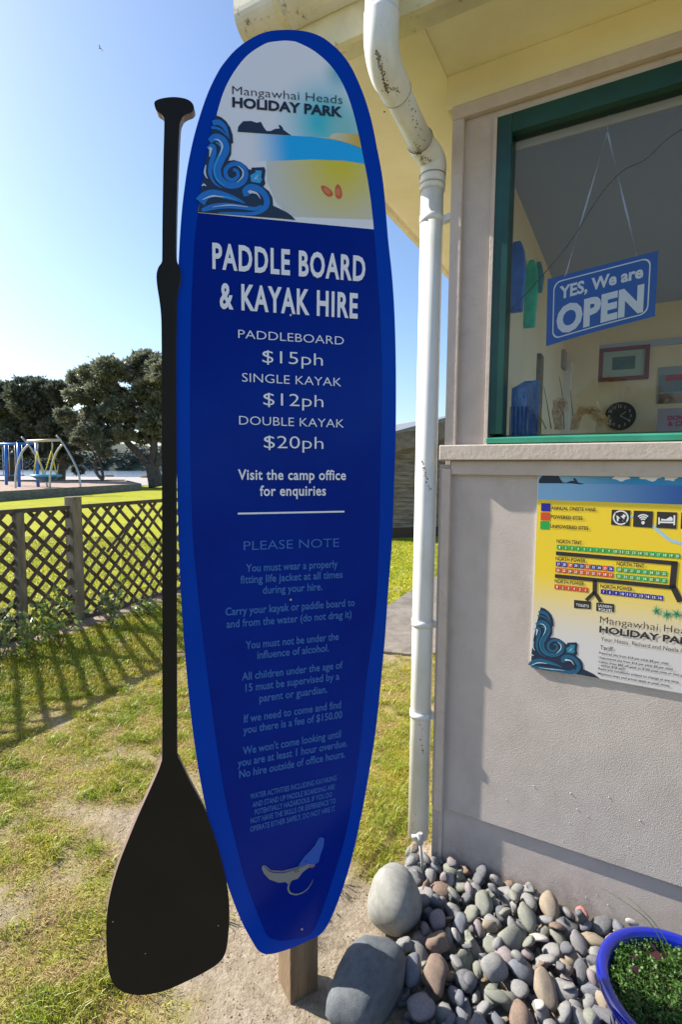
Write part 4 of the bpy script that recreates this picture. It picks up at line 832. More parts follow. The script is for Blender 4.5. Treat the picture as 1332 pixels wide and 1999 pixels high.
for i, (x0, y0, x1, y1) in enumerate(((668, 518, 815, 638), (833, 525, 985, 652), (1008, 533, 1165, 660), (1190, 540, 1345, 668))):
    polys('icon_square', [[mz(x0, y1-6), mz(x1-6, y1+3), mz(x1, y0+6), mz(x0+6, y0)]], PM, .0006, ink, ms_); cx, cy = (x0+x1)/2, (y0+y1)/2
    if i == 0:
        polys('icon_ring', ribquads([mz(cx+54*math.cos(a), cy+50*math.sin(a)) for a in np.linspace(0, 2*math.pi, 28)], .004, 0), PM, .0012, pwhite, ms_)
        polys('icon_dog', [[mz(*p) for p in ((cx-28, cy+28), (cx-30, cy-5), (cx-38, cy-15), (cx-10, cy-12), (cx+10, cy-12), (cx+22, cy-28), (cx+40, cy-12), (cx+28, cy-2), (cx+24, cy+28), (cx+14, cy+28), (cx+10, cy+6), (cx-15, cy+6), (cx-18, cy+28))]], PM, .0010, pwhite, ms_)
        polys('icon_slash', ribquads([mz(cx-38, cy-36), mz(cx+38, cy+36)], .005, 0), PM, .0016, ink, ms_)
    if i == 1:
        for r_ in (22, 38, 54): polys('icon_wave', ribquads([mz(cx+r_*math.sin(a), cy+22-r_*math.cos(a)) for a in np.linspace(-.75, .75, 12)], .004, 0), PM, .0012, pwhite, ms_)
        polys('icon_dot', [[mz(cx+13*math.cos(a), cy+28+13*math.sin(a)) for a in np.linspace(0, 2*math.pi, 16, endpoint=False)]], PM, .0012, pwhite, ms_)
    if i == 2:
        polys('icon_bed', ribquads([mz(cx-58, cy-20), mz(cx-58, cy+32)], .004, 0)+ribquads([mz(cx+58, cy-36), mz(cx+56, cy+38)], .004, 0)+[[mz(cx-52, cy+10), mz(cx-52, cy+22), mz(cx+52, cy+24), mz(cx+52, cy+12)]], PM, .0012, pwhite, ms_)
        polys('icon_sleeper', [[mz(*p) for p in ((cx-46, cy+4), (cx-40, cy-10), (cx-5, cy-6), (cx+20, cy-22), (cx+32, cy-26), (cx+46, cy-12), (cx+44, cy+6))]], PM, .0014, pwhite, ms_)
rv = mat('river_blue', (.35, .55, .72), .4); polys('river', ribquads([mz(815, 565), mz(833, 572)], .008, 0)+ribquads([mz(*p) for p in ((985, 640), (1040, 690), (1110, 745), (1210, 775))], .009, 4), PM, .0004, rv, ms_)
# printed flax plants
fl = []
for cx, cy in ((1010, 1278), (1085, 1305), (1160, 1300), (1225, 1310)):
    for a in np.linspace(0, 2*math.pi, 17): c_ = math.cos(a); s_ = math.sin(a); l = random.uniform(34, 58); fl.append([mz(cx-s_*5, cy+c_*5), mz(cx+c_*l, cy+s_*l), mz(cx+s_*5, cy-c_*5)])
for i, f_ in enumerate((fl[0::3], fl[1::3], fl[2::3])): polys('printed_flax', f_, PM, .0005+.0004*i, (mat('flax_green', (.05, .38, .16), .4), mat('flax_pale', (.3, .6, .38), .4), mat('flax_dark', (.03, .22, .12), .4))[i], ms_)
mt('Mangawhai Heads', 585, 1365, 1330, 1470, 56, -.01); mt('HOLIDAY PARK', 580, 1435, 1335, 1545, 50, .035); mt('Your Hosts  Richard and Noela Gu', 592, 1497, 1245, 1600, 32, -.004)
mt('Tariff', 585, 1568, 683, 1578, 34, 0)
for i, (s, x0, x1) in enumerate((('Powered site from $18 per adult $8 per child', 580, 1098), ('Unpowered site from $16 per adult $8 per child', 576, 1130), ('Cabins from $85 off peak to $105 peak (one or two p', 576, 1205), ('- extras $18 each', 575, 775), ('Rates and conditions subject to change at any time.', 573, 1182), ('Minimum stays and prices apply at peak times.', 570, 1112))):
    y = (1597, 1632, 1665, 1690, 1718, 1755)[i]; mt(s, x0, y, x1, y+(x1-x0)*.165, 17, .01)
# ------------------------------------------------------------------ wave artwork shared by both signs (crop coordinates)
wave_sil = [(130, 590), (165, 603), (195, 628), (220, 665), (235, 710), (239, 762), (228, 766), (226, 830), (208, 872), (245, 868), (285, 880), (318, 903), (335, 925), (352, 928), (352, 915), (430, 911), (439, 930), (432, 985), (438, 1012), (425, 1032), (460, 1060), (482, 1100), (486, 1150), (520, 1165), (570, 1190), (600, 1212), (625, 1238), (500, 1226), (22, 1190), (30, 1120), (50, 1000), (70, 870), (100, 715), (118, 640)]
W1 = [([(112, 640), (150, 636), (188, 668), (213, 738)], [26, 30, 24, 2]), ([(104, 668), (140, 672), (172, 690), (200, 722)], [14, 14, 10, 3])]
W2 = [([(92, 752), (130, 728), (172, 748), (190, 800), (160, 865), (138, 920), (150, 978), (195, 1018), (250, 1024), (296, 1000), (314, 955), (298, 912), (258, 892), (220, 900), (192, 932), (200, 975), (235, 992), (268, 968), (262, 935), (238, 928)], [26, 38, 46, 46, 44, 44, 40, 36, 34, 34, 32, 28, 24, 22, 22, 22, 20, 18, 18, 16]),
      ([(82, 800), (112, 782), (120, 825), (102, 890), (96, 950), (122, 1008), (170, 1042)], [20, 26, 26, 24, 20, 12, 3]),
      ([(34, 1128), (66, 1090), (120, 1074), (190, 1088), (262, 1112), (312, 1135)], [56, 44, 40, 34, 20, 4]),
      ([(45, 1180), (105, 1160), (190, 1150), (290, 1158), (370, 1170), (415, 1150)], [18, 30, 30, 24, 20, 10]),
      ([(322, 1092), (316, 1058), (350, 1036), (395, 1048), (432, 1082), (448, 1130), (425, 1172), (360, 1200), (240, 1198), (150, 1194)], [26, 36, 34, 34, 34, 32, 28, 18, 14, 6])]
W3 = [([(120, 742), (150, 748), (172, 785), (152, 845)], [2, 9, 9, 2]), ([(86, 795), (100, 800), (92, 850)], [4, 16, 3]), ([(268, 905), (298, 935), (296, 972), (262, 1008)], [2, 8, 8, 2]), ([(48, 1115), (110, 1092), (185, 1100)], [3, 10, 2]), ([(70, 900), (64, 950), (80, 985)], [4, 12, 3]), ([(335, 1072), (348, 1066), (385, 1076), (408, 1110)], [18, 16, 10, 2]), ([(110, 1160), (220, 1148), (330, 1160)], [2, 7, 2]), ([(44, 1030), (58, 1022), (72, 1032)], [3, 12, 2])]
W4 = [([(130, 760), (160, 780), (168, 810), (140, 870), (122, 930), (140, 990), (190, 1030)], [3, 9, 9, 9, 8, 8, 2]), ([(150, 1090), (200, 1098), (262, 1118)], [3, 10, 3])]
def wave(pl, px, unit, c_nav, c_b1, c_b2, c_w, parent, o0):
    polys('wave_outline', [[px(*p) for p in wave_sil]], pl, o0, c_nav, parent)
    for k_, (Lst, m_, dz) in enumerate(((W1, c_b1, 1), (W2, c_b1, 1), (W4, c_b2, 2), (W3, c_w, 3))):
        for i, (P, wd_) in enumerate(Lst): polys('wave_band', ribquads([px(*p) for p in P], [x*unit for x in wd_], 6), pl, o0+.0004*dz+.00006*i, m_, parent)
    polys('wave_tail', [[px(*p) for p in ((345, 962), (376, 945), (376, 932), (416, 934), (411, 975), (418, 990), (404, 1012), (350, 1002))]], pl, o0+.0005, c_b2, parent)
    polys('wave_tail_mark', ribquads([px(368, 992), px(392, 962)], 4*unit, 0)+ribquads([px(372, 975), px(392, 990)], 3*unit, 0), pl, o0+.0009, c_w, parent)
mpx = lambda x, y: mz(235+.895*(x-235), (1545+.85*(y-950) if y > 950 else 1545+.82*(y-950)))
q0 = mpx(200, 1000); q1 = mpx(300, 1000)
wave(PM, lambda x, y: (max(mpx(x, y)[0], MX0+.002), max(mpx(x, y)[1], MZ0+.002)), (q1[0]-q0[0])/100, navy, mat('teal_dark', (.006, .10, .20), .4), mat('teal_mid', (.01, .20, .30), .4), mat('teal_white', (.45, .6, .68), .4), ms_, .0008)

# ------------------------------------------------------------------ the paddle board sign
PB = Plane(B, bpx, .05)
bsg = empty('paddleboard_sign', B(0, .1), 'tall blue paddleboard shaped hire sign standing on a timber post', 'sign')
out_l = [(560, 58), (530, 60), (506, 67), (482, 80), (459, 98), (442, 117), (427, 138), (408, 176), (393, 217), (380, 261), (371, 300), (363, 345), (354, 420), (348, 520), (345, 620), (343.5, 720), (343.5, 820), (344.5, 900), (347, 1000), (350, 1100), (356, 1210), (364, 1310), (374, 1410), (387, 1500), (398, 1560), (408, 1605), (424, 1660), (443, 1724), (462, 1776), (478, 1812), (497, 1845), (506, 1857), (520, 1863), (538, 1861)]
out_r = [(560, 58), (580, 59), (601, 62), (622, 69), (639, 79), (664, 101), (686, 131), (708, 179), (724, 229), (736, 286), (749, 360), (758, 465), (766, 540), (771, 620), (773.5, 724), (773, 850), (769.5, 957), (766, 1054), (758, 1158), (752, 1246), (744, 1331), (734, 1426), (721, 1508), (706, 1592), (689, 1668), (673, 1724), (657, 1768), (642, 1802), (626, 1824), (601, 1837), (569, 1851), (538, 1861)]
in_l = [(557, 80), (535, 82), (516, 87), (484, 108), (459, 138), (440, 172), (427, 210), (415, 261), (402, 318), (389, 396), (386, 420), (379, 480), (375, 560), (372, 660), (371, 760), (371, 860), (373, 960), (377, 1060), (384, 1132), (394, 1230), (408, 1340), (424, 1460), (440, 1560), (459, 1640), (476, 1708), (494, 1760), (512, 1806), (523, 1828), (545, 1836)]
in_r = [(557, 80), (570, 81), (582, 84), (613, 100), (645, 128), (670, 166), (689, 217), (705, 286), (721, 371), (730, 449), (737, 535), (743, 629), (746, 755), (743, 913), (741, 1031), (736, 1158), (727, 1246), (714, 1340), (706, 1430), (695, 1516), (676, 1626), (648, 1721), (626, 1784), (607, 1822), (570, 1834), (545, 1836)]
def sm2(L, R):          # to board space, smoothed closed outline
    a = catmull([bpx(*p) for p in L], 4); b = catmull([bpx(*p) for p in R], 4); return a+b[::-1][1:-1]
OUTL = sm2(out_l, out_r); INL = sm2(in_l, in_r)
bord = mat('board_border_blue', (.0004, .042, .42), .2, spec=.2, var=.06, scale=5); edgem = mat('board_edge', (.02, .06, .3), .4); innr = mat('board_panel_blue', (.0002, .010, .22), .17, spec=.25, col2=(.0002, .018, .27), scale=2.5)
for m_ in (bord, innr):
    m_.node_tree.nodes['Principled BSDF'].inputs['Specular Tint'].default_value = (.25, .5, 1, 1)
ptext = mat('board_print_white', (.76, .80, .92), .3); ptext2 = mat('board_print_blue', (.008, .125, .50), .3)
TH = .018
bd = polys('board', [OUTL], PB, 0, bord, bsg); 
V = [B(p[0], p[1], -.0002) for p in OUTL]+[B(p[0], p[1], -TH) for p in OUTL]; k = len(OUTL)
mk('board_edge', V, [(i, (i+1) % k, k+(i+1) % k, k+i) for i in range(k)], edgem, bsg, smooth=True); polys('board_back', [OUTL], PB, -TH, edgem, bsg)
polys('inner_panel', [INL], PB, .0006, innr, bsg)
def z1(x, y): return bpx(380+x/3.171, 40+y/3.171)
# picture panel: upper part of the inner outline, cut by the banner line
cutz = (bpx(388, 415)[1]+bpx(729, 449)[1])/2
def clip(P, z):
    out = []
    for i in range(len(P)):
        a, b = P[i-1], P[i]
        if (a[1] > z) != (b[1] > z): f = (z-a[1])/(b[1]-a[1]); out.append((a[0]+(b[0]-a[0])*f, z))
        if b[1] > z: out.append(tuple(b))
    return out
def inside(P, x, y):
    c = False
    for i in range(len(P)):
        (x1, y1), (x2, y2) = P[i], P[i-1]
        if (y1 > y) != (y2 > y) and x < (x2-x1)*(y-y1)/(y2-y1)+x1: c = not c
    return c
PIC = clip(INL, cutz)
uvb = lambda x, y: (x+.5, y-1.5)
def uvp(x, y): a = z1(x, y); return uvb(*a)
picm = print_mat('sky_print', (.74, .78, .90), (.74, .78, .90), 'lin', (0, 0), (0, 1), rough=.3, extra=[((.0, .50, .68), 'rad', uvp(800, 640), (0, 0), .13), ((.16, .48, .62), 'rad', uvp(900, 330), (0, 0), .05), ((.22, .55, .6), 'rad', uvp(930, 680), (0, 0), .08)])
polys('picture_panel', [PIC], PB, .0012, picm, bsg, uvb)
def clipx(P):            # keep a printed shape inside the picture outline (convex): Sutherland-Hodgman
    C = PIC[::2]; ar = sum(C[i-1][0]*C[i][1]-C[i][0]*C[i-1][1] for i in range(len(C)))
    if ar < 0: C = C[::-1]
    Q = [tuple(p) for p in P]
    for i in range(len(C)):
        a, b = C[i-1], C[i]; f = lambda p: (b[0]-a[0])*(p[1]-a[1])-(b[1]-a[1])*(p[0]-a[0]); N_ = []
        for j in range(len(Q)):
            p, q = Q[j-1], Q[j]; fp_, fq = f(p), f(q)
            if (fp_ >= 0) != (fq >= 0): t = fp_/(fp_-fq); N_.append((p[0]+(q[0]-p[0])*t, p[1]+(q[1]-p[1])*t))
            if fq >= 0: N_.append(q)
        Q = N_
        if not Q: return []
    return Q
class ClipPlane(Plane): pass
def bpoly(name, P, off, m_, uvf=None):
    Q = [clipx(p) for p in P]; Q = [q for q in Q if len(q) > 2]
    if Q: return polys(name, Q, PB, off, m_, bsg, uvf)
sea = [(330, 700), (600, 716), (720, 722), (900, 750), (1030, 790), (1060, 800), (1070, 900), (1040, 888), (930, 870), (730, 862), (450, 872), (360, 872), (330, 780)]
bpoly('printed_sea', [[z1(*p) for p in sea]], .0016, print_mat('sea_print', (.74, .78, .90), (.0, .40, .92), 'lin', uvp(320, 800), uvp(600, 800), rough=.3), uvb)
bpoly('printed_beach', [[z1(*p) for p in ((445, 872), (730, 863), (930, 871), (1040, 889), (1110, 900), (1130, 1320), (700, 1300), (600, 1235), (500, 1120), (450, 1000))]], .0016, print_mat('beach_print', (.66, .56, .01), (.55, .60, .66), 'rad', uvp(900, 890), (0, 0), .21, rough=.3), uvb)
bpoly('printed_dune', [[z1(*p) for p in ((720, 722), (830, 728), (850, 705), (885, 698), (1000, 706), (1040, 715), (1060, 805), (960, 765), (860, 738))]], .0020, print_mat('dune_print', (.62, .60, .45), (.60, .42, .05), 'lin', uvp(850, 720), uvp(1020, 760), rough=.3), uvb)
bpoly('printed_island', [[z1(*p) for p in isl]], .0020, navy)
wave(type('C', (), dict(fn=staticmethod(B), px=bpx, step=.05))(), lambda x, y: z1(x, y), 1/3.171*.00131, navy, mat('wave_blue', (.008, .17, .62), .3), mat('wave_blue_pale', (.03, .33, .75), .3), mat('wave_white', (.5, .62, .8), .3), bsg, .0024)
ora = mat('sandal_orange', (.60, .10, .02), .4); orp = mat('sandal_pale', (.62, .20, .07), .4)
for cx, cy, an in ((818, 1058, .75), (890, 1062, 1.45)):
    P = [(cx+46*math.cos(a)*math.cos(an)-(22+5*math.cos(a))*math.sin(a)*math.sin(an), cy+46*math.cos(a)*math.sin(an)+(22+5*math.cos(a))*math.sin(a)*math.cos(an)) for a in np.linspace(0, 2*math.pi, 22, endpoint=False)]
    polys('printed_sandal', [[z1(*p) for p in P]], PB, .0020, ora, bsg); polys('printed_sandal_sole', [[z1(cx+(p[0]-cx)*.68-4, cy+(p[1]-cy)*.68-4) for p in P]], PB, .0024, orp, bsg)
    polys('printed_strap', ribquads([z1(cx-22*math.cos(an)+16*math.sin(an), cy-22*math.sin(an)-16*math.cos(an)), z1(cx-30*math.cos(an), cy-30*math.sin(an)), z1(cx-14*math.cos(an)-18*math.sin(an), cy-14*math.sin(an)+18*math.cos(an))], .0022), PB, .0028, ora, bsg)
bk = mat('board_print_dark', (.008, .012, .035), .3)
def bt(s, x0, y0, x1, y1, cap, bold=0., m_=ptext, sp=1.): lettering(s, (x0, y0), (x1, y1), cap, PB, .0026, m_, bsg, bold, sp)
bt('Mangawhai Heads', 453.5, 188, 668.5, 201.5, 17, -.01, bk); bt('HOLIDAY PARK', 453.5, 212, 668.5, 226.7, 19, .038, bk)
bt('PADDLE BOARD', 414.7, 524.5, 712.7, 548, 49, .03, ptext, 1.14); bt('& KAYAK HIRE', 429, 602, 698, 620, 49, .03, ptext, 1.14)
bt('PADDLEBOARD', 465, 661, 671, 673, 17, -.008); bt('$15ph', 512, 708.5, 630, 713.7, 25, -.008); bt('SINGLE KAYAK', 472.4, 746, 666, 754, 17.5, -.008); bt('$12ph', 514, 791, 631, 795, 25, -.008)
bt('DOUBLE KAYAK', 466.7, 830, 671, 834, 17.5, -.008); bt('$20ph', 515, 875, 631, 876, 25, -.008)
bt('Visit the camp office', 464.5, 936.7, 675, 936, 20, .018, ptext, 1.06); bt('for enquiries', 507, 967.5, 636, 967, 20, .018, ptext, 1.06)
polys('print_rule', ribquads([bpx(464, 1002.5), bpx(672, 998.5)], .0042, 0), PB, .0026, ptext, bsg)
bt('PLEASE NOTE', 475.5, 1074, 661.6, 1067, 18, -.006, ptext2)
for s, x0, y0, x1, y1 in (('You must wear a properly', 480, 1116, 659, 1107), ('fitting life jacket at all times', 469, 1139, 668.5, 1127), ('during your hire.', 512.5, 1159, 629, 1151), ('Carry your kayak or paddle board to', 440, 1202, 692, 1181), ('and from the water (do not drag it)', 442, 1225, 686, 1205), ('You must not be under the', 479, 1266.5, 660.7, 1248), ('influence of alcohol.', 502, 1286, 641.7, 1270), ('All children under the age of', 472, 1328, 668.5, 1303), ('15 must be supervised by a', 479, 1350, 662, 1325), ('parent or guardian.', 506, 1369.6, 638.6, 1351), ('If we need to come and find', 476, 1410.6, 665.4, 1380), ('you there is a fee of $150.00', 474.6, 1432.7, 667.6, 1399), ("We won't come looking until", 473.7, 1472, 665.4, 1438), ('you are at least 1 hour overdue.', 463.6, 1496.7, 677.4, 1455), ('No hire outside of office hours.', 466.7, 1518.8, 673.3, 1476)):
    bt(s, x0, y0, x1, y1, 15, .016, ptext2)
for s, x0, y0, x1, y1 in (('WATER ACTIVITIES INCLUDING KAYAKING', 488, 1557, 656.6, 1524), ('AND STAND UP PADDLE BOARDING ARE', 492.6, 1573, 653, 1541), ('POTENTIALLY HAZARDOUS. IF YOU DO', 496.7, 1588, 648, 1555.5), ('NOT HAVE THE SKILLS OR EXPERIENCE TO', 488.8, 1606, 655, 1567), ('OPERATE EITHER SAFELY, DO NOT HIRE IT.', 488, 1623, 655, 1581)):
    bt(s, x0, y0, x1, y1, 10.5, .016, ptext2)
def z4(x, y): return bpx(380+x/3.171, 1500+y/3.171)
rg = mat('ray_grey', (.20, .22, .23), .35); rb = mat('ray_blue', (.01, .09, .50), .3)
polys('ray_body', [[z4(*p) for p in ((415, 606), (425, 597), (440, 600), (470, 626), (540, 632), (620, 612), (680, 592), (742, 588), (744, 603), (702, 614), (668, 640), (638, 680), (604, 690), (575, 713), (562, 700), (520, 705), (462, 684), (430, 650), (416, 622))]], PB, .0018, rg, bsg)
polys('ray_wing', [[z4(*p) for p in ((640, 600), (655, 575), (680, 540), (718, 503), (745, 470), (768, 428), (786, 421), (801, 432), (796, 480), (778, 530), (766, 575), (742, 592), (700, 590))]], PB, .0024, rb, bsg)
polys('ray_tail', ribquads([z4(*p) for p in ((592, 694), (578, 735), (592, 768), (638, 776), (690, 750), (722, 708), (731, 684))], [.0045, .0045, .0042, .0035, .0028, .002, .0008]), PB, .0021, rg, bsg)
polys('ray_line', ribquads([z4(*p) for p in ((428, 602), (470, 634), (545, 640), (630, 616), (690, 592))], [.001, .0022, .0022, .0018, .001]), PB, .0030, mat('ray_line', (.005, .02, .2), .4), bsg)
polys('ray_mouth', ribquads([z4(*p) for p in ((706, 600), (724, 608), (741, 596))], [.001, .003, .001]), PB, .0034, mat('ray_red', (.4, .05, .05), .4), bsg)
polys('ray_gill', ribquads([z4(618, 628), z4(628, 640)], .0016, 0)+ribquads([z4(632, 622), z4(642, 634)], .0016, 0)+ribquads([z4(684, 566), z4(690, 572)], .003, 0), PB, .0034, bk, bsg)
for u, v in ((567, 616), (567, 1170), (589, 1812)):
    a = bpx(u, v); ring = [B(a[0]+.0032*math.cos(t), a[1]+.0032*math.sin(t), .0028) for t in np.linspace(0, 2*math.pi, 14, endpoint=False)]+[B(a[0]+.0024*math.cos(t), a[1]+.0024*math.sin(t), .0045) for t in np.linspace(0, 2*math.pi, 14, endpoint=False)]
    mk('screw', ring, [(i, (i+1) % 14, 14+(i+1) % 14, 14+i) for i in range(14)]+[tuple(range(14, 28))], mat('screw_steel', (.5, .5, .5), .3, metal=.9), bsg)

# timber post behind the board
pwm = mat('sign_post_timber', (.22, .15, .085), .85, col2=(.12, .08, .045), scale=7, stretch=(2.5, 2.5, .35), bump=.8, bscale=80)
c0 = np.array([B(-.0, .3, -TH-.003)[0], B(0, .3, -TH-.003)[1]])
pA = G(567, 1963)[:2]; pB_ = G(621, 1934)[:2]; d = (pB_-pA)/np.linalg.norm(pB_-pA); q = np.array([-d[1], d[0]]); wd_ = np.linalg.norm(pB_-pA)
pm_ = pA+d*wd_/2+q*.045
po = empty('sign_post', (*pm_, GZ), 'square weathered timber post carrying the paddleboard sign', 'post')
obox('post', (*pm_, .78), (*(d*wd_/2), 0), (*(q*.045), 0), (0, 0, .92), pwm, po, .003)

# ------------------------------------------------------------------ paddle, screwed to the board edge
PL = [(302, 205), (307, 199), (320, 195), (339, 193), (358, 195), (371, 200), (378, 208), (379, 217), (374, 223), (366, 226), (358, 231), (354, 238), (351, 250), (348.5, 300), (346, 376), (344.5, 440), (344, 500), (346, 512), (351, 525), (353, 538), (352, 554), (348, 570), (345.5, 590), (344.5, 620), (344, 700), (344.5, 900), (345, 1100), (345.5, 1300), (346, 1462), (348, 1476), (353, 1486), (372, 1526), (388, 1555), (403, 1588), (420, 1636), (434, 1685), (443, 1728), (447, 1772), (445, 1820), (440, 1853), (428, 1874), (400, 1893), (360, 1913), (320, 1930), (280, 1938), (248, 1935), (228, 1924), (216, 1906), (210, 1877), (207, 1831), (208.5, 1780), (217, 1732), (232, 1682), (250, 1636), (269, 1590), (289, 1546), (306, 1508), (314, 1486), (316, 1464), (316.5, 1300), (316.5, 1100), (316, 900), (316, 750), (315.5, 650), (314.5, 615), (311.5, 588), (308, 566), (306, 548), (306.5, 534), (310, 523), (316, 514), (317, 500), (317.5, 440), (318.5, 376), (320, 300), (321.5, 245), (320, 232), (315, 226), (306, 219)]
PO_L = [tuple(p) for p in catmull([bpx(*p) for p in PL], 3, closed=True)]
pdm = mat('paddle_black', (.009, .008, .006), .6, spec=.25, var=.3, scale=5, bump=.1, bscale=40); pde = mat('paddle_edge', (.16, .11, .10), .5)
pdl = empty('paddle', B(-.3, .2), 'black flat cut out paddle fixed beside the blue board', 'paddle')
P0, P1 = .006, .003-TH
polys('blade_and_shaft', [PO_L], PB, P0, pdm, pdl); k = len(PO_L)
mk('paddle_edge', [B(p[0], p[1], P0-.0001) for p in PO_L]+[B(p[0], p[1], P1) for p in PO_L], [(i, (i+1) % k, k+(i+1) % k, k+i) for i in range(k)], pde, pdl, smooth=True); polys('paddle_back', [PO_L], PB, P1, pdm, pdl)
for u, v in ((220, 1795), (283, 1857), (425, 1803)): a = bpx(u, v); polys('paint_chip', [[(a[0]+.0012*math.cos(t), a[1]+.0009*math.sin(t)) for t in np.linspace(0, 2*math.pi, 7, endpoint=False)]], PB, P0+.0006, ptext, pdl)

# ------------------------------------------------------------------ river stones
def stone_mat(name, c, c2, sc=6, veins=False, rough=.7):
    m = mat(name, c, rough, col2=c2, scale=sc, bump=.5, bscale=55, detail=10); dirt(m, tuple(min(1, x*1.7+.05) for x in c), 90, .66, .72, .35)
    if veins: dirt(m, (.6, .58, .56), 14, .50, .515, .0); dirt(m, (.62, .6, .58), 9, .60, .63, .8, stretch=(1, 6, 1))
    return m
SM = {'grey': stone_mat('stone_grey', (0.252, 0.252, 0.244), (0.176, 0.176, 0.176)), 'dark': stone_mat('stone_dark', (0.143, 0.147, 0.160), (0.092, 0.097, 0.109)), 'blue': stone_mat('stone_blue_grey', (0.168, 0.185, 0.218), (0.118, 0.126, 0.151)),
      'tan': stone_mat('stone_tan', (0.302, 0.252, 0.185), (0.218, 0.176, 0.134)), 'brown': stone_mat('stone_brown', (0.227, 0.160, 0.118), (0.151, 0.109, 0.084)), 'mauve': stone_mat('stone_mauve', (0.269, 0.227, 0.235), (0.185, 0.160, 0.168)),
      'pale': stone_mat('stone_pale', (0.437, 0.420, 0.395), (0.319, 0.302, 0.286)), 'boulder': stone_mat('stone_boulder', (0.286, 0.286, 0.260), (0.202, 0.202, 0.185), 4), 'slate': stone_mat('stone_slate', (.115, .13, .145), (.075, .085, .095), 5), 'pink': stone_mat('stone_pink', (0.462, 0.210, 0.168), (0.353, 0.151, 0.126)), 'green': stone_mat('stone_green_grey', (0.227, 0.235, 0.193), (0.160, 0.168, 0.143)), 'vein': stone_mat('stone_veined', (0.202, 0.193, 0.202), (0.143, 0.143, 0.151), veins=True)}
def stone_mesh(seed, sub=3, amp=.16, angular=.3):
    bm = bmesh.new(); bmesh.ops.create_icosphere(bm, subdivisions=sub, radius=1); r = random.Random(seed); cuts = [(Vector((r.gauss(0, 1), r.gauss(0, 1), r.gauss(0, 1))).normalized(), r.uniform(.62, .9)) for _ in range(6)]
    for v in bm.verts:
        d = v.co.copy()
        for c, h in cuts:
            k = d.dot(c)
            if k > h: d -= c*(k-h)*angular*2
        v.co = d*(1+amp*noise.noise(d*1.1+Vector((seed, 0, 0)))+amp*.3*noise.noise(d*3+Vector((seed, 5, 0))))
    me = bpy.data.meshes.new('stone'); bm.to_mesh(me); bm.free(); me.polygons.foreach_set('use_smooth', [True]*len(me.polygons)); return me
TM = {}
def tmesh(kind, i):
    if (kind, i) not in TM:
        me = stone_mesh(i*7+3, 3 if i >= 20 else 2, angular=(.18, .35, .5)[i % 3] if i >= 20 else (.4, .75, 1.05)[i % 3]); me.materials.append(SM[kind]); TM[(kind, i)] = me
    return TM[(kind, i)]
def stone(name, p, dims, rot, kind, i, parent=None):
    o = bpy.data.objects.new(name, tmesh(kind, i)); COL.objects.link(o); o.location = Vector(p)
    if parent is not None: o.parent = parent; o.matrix_parent_inverse = Matrix.Identity(4)
    o.scale = dims; o.rotation_euler = rot; return o
BZ = GZ-.025
bed = mk('pebble_bed', [(*G(700, 1760)[:2], BZ), (*G(838, 1712)[:2], BZ), (*(wpt(.9, -.01, 0)[:2]), BZ), (*(wpt(1.15, .7, 0)[:2]), BZ), (*G(640, 2150)[:2], BZ)], [(0, 4, 3, 2, 1)], mat('bed_soil', (.06, .05, .04), .95, col2=(.13, .10, .08), scale=30)); bed['kind'] = 'structure'
rnd = random.Random(5)
# boulders and distinctive stones: things of their own  (u, v, half width px, half height px, kind, label, cat, in-plane angle)
def big(u, v, a, b, c, kind, i, rotz, label, zb, tilt=(0, 0), name='boulder', cat='boulder'):
    """centre pixel, half sizes in metres, base height"""
    p = G(u, v, zb+c*.92); o = stone(name, (p[0], p[1], zb+c*.92), (a, b, c), (tilt[0], tilt[1], rotz), kind, i); return tag(o, label, cat)
big(772, 1752, .092, .10, .098, 'boulder', 21, .5, 'large pale round boulder at the foot of the downpipe', GZ-.015)
big(716, 1925, .084, .150, .088, 'slate', 24, -.55, 'large dark oval boulder left of the pebble bed', GZ-.03, (.12, .25))
placed = []
SP = [(1032, 1792, .030, .042, 'green', 'upright oval grey green stone standing tallest in the bed centre'), (1074, 1770, .029, .039, 'tan', 'big rounded tan stone resting near the wall'), (945, 1765, .028, .036, 'green', 'long olive grey stone left of the bed centre'), (856, 1840, .036, .026, 'brown', 'reddish brown smooth stone beside the pale boulder'),
      (1137, 1786, .018, .022, 'pink', 'salmon pink stone against the wall'), (1240, 1797, .029, .018, 'pale', 'white flat stone against the wall behind the blue pot'), (850, 1908, .034, .050, 'brown', 'large oval brown stone in front of the dark boulder'), (965, 1890, .038, .030, 'grey', 'wide light grey stone in the middle of the bed'),
      (1063, 1932, .030, .042, 'tan', 'oval stone half tan half purple near the pot'), (1133, 1842, .026, .034, 'vein', 'dark stone crossed by white veins left of the pot'), (805, 1895, .026, .040, 'blue', 'blue grey stone with a violet tip next to the dark boulder'), (822, 1968, .036, .026, 'mauve', 'flat speckled mauve stone at the bottom of the bed'),
      (790, 1845, .026, .018, 'grey', 'smooth grey stone wedged between the two boulders'), (855, 1798, .024, .028, 'mauve', 'blocky mauve grey stone right of the pale boulder'), (1020, 1990, .030, .036, 'brown', 'dark brown oval stone at the bottom edge'), (900, 1805, .022, .03, 'blue', 'pointed slate blue stone left of the olive stone')]
zu = lambda: GZ+.012
PS = 1.08
for i, (u, v, a, b, kd, lb) in enumerate(SP):
    a *= PS; b *= PS; c = a*rnd.uniform(.62, .75); z = zu()+.016; p = G(u, v, z+c*.4); placed.append((p[0], p[1], (a+b)/2, 1)); o = stone('stone', (p[0], p[1], z+c*.55), (a, b*1.08, c), (rnd.uniform(.25, .5), rnd.uniform(-.2, .2), rnd.uniform(-.3, .3) if b > a else rnd.uniform(-.2, .2)), kd, 20+i % 9); tag(o, lb, 'stone', 'distinctive stones in the pebble bed')
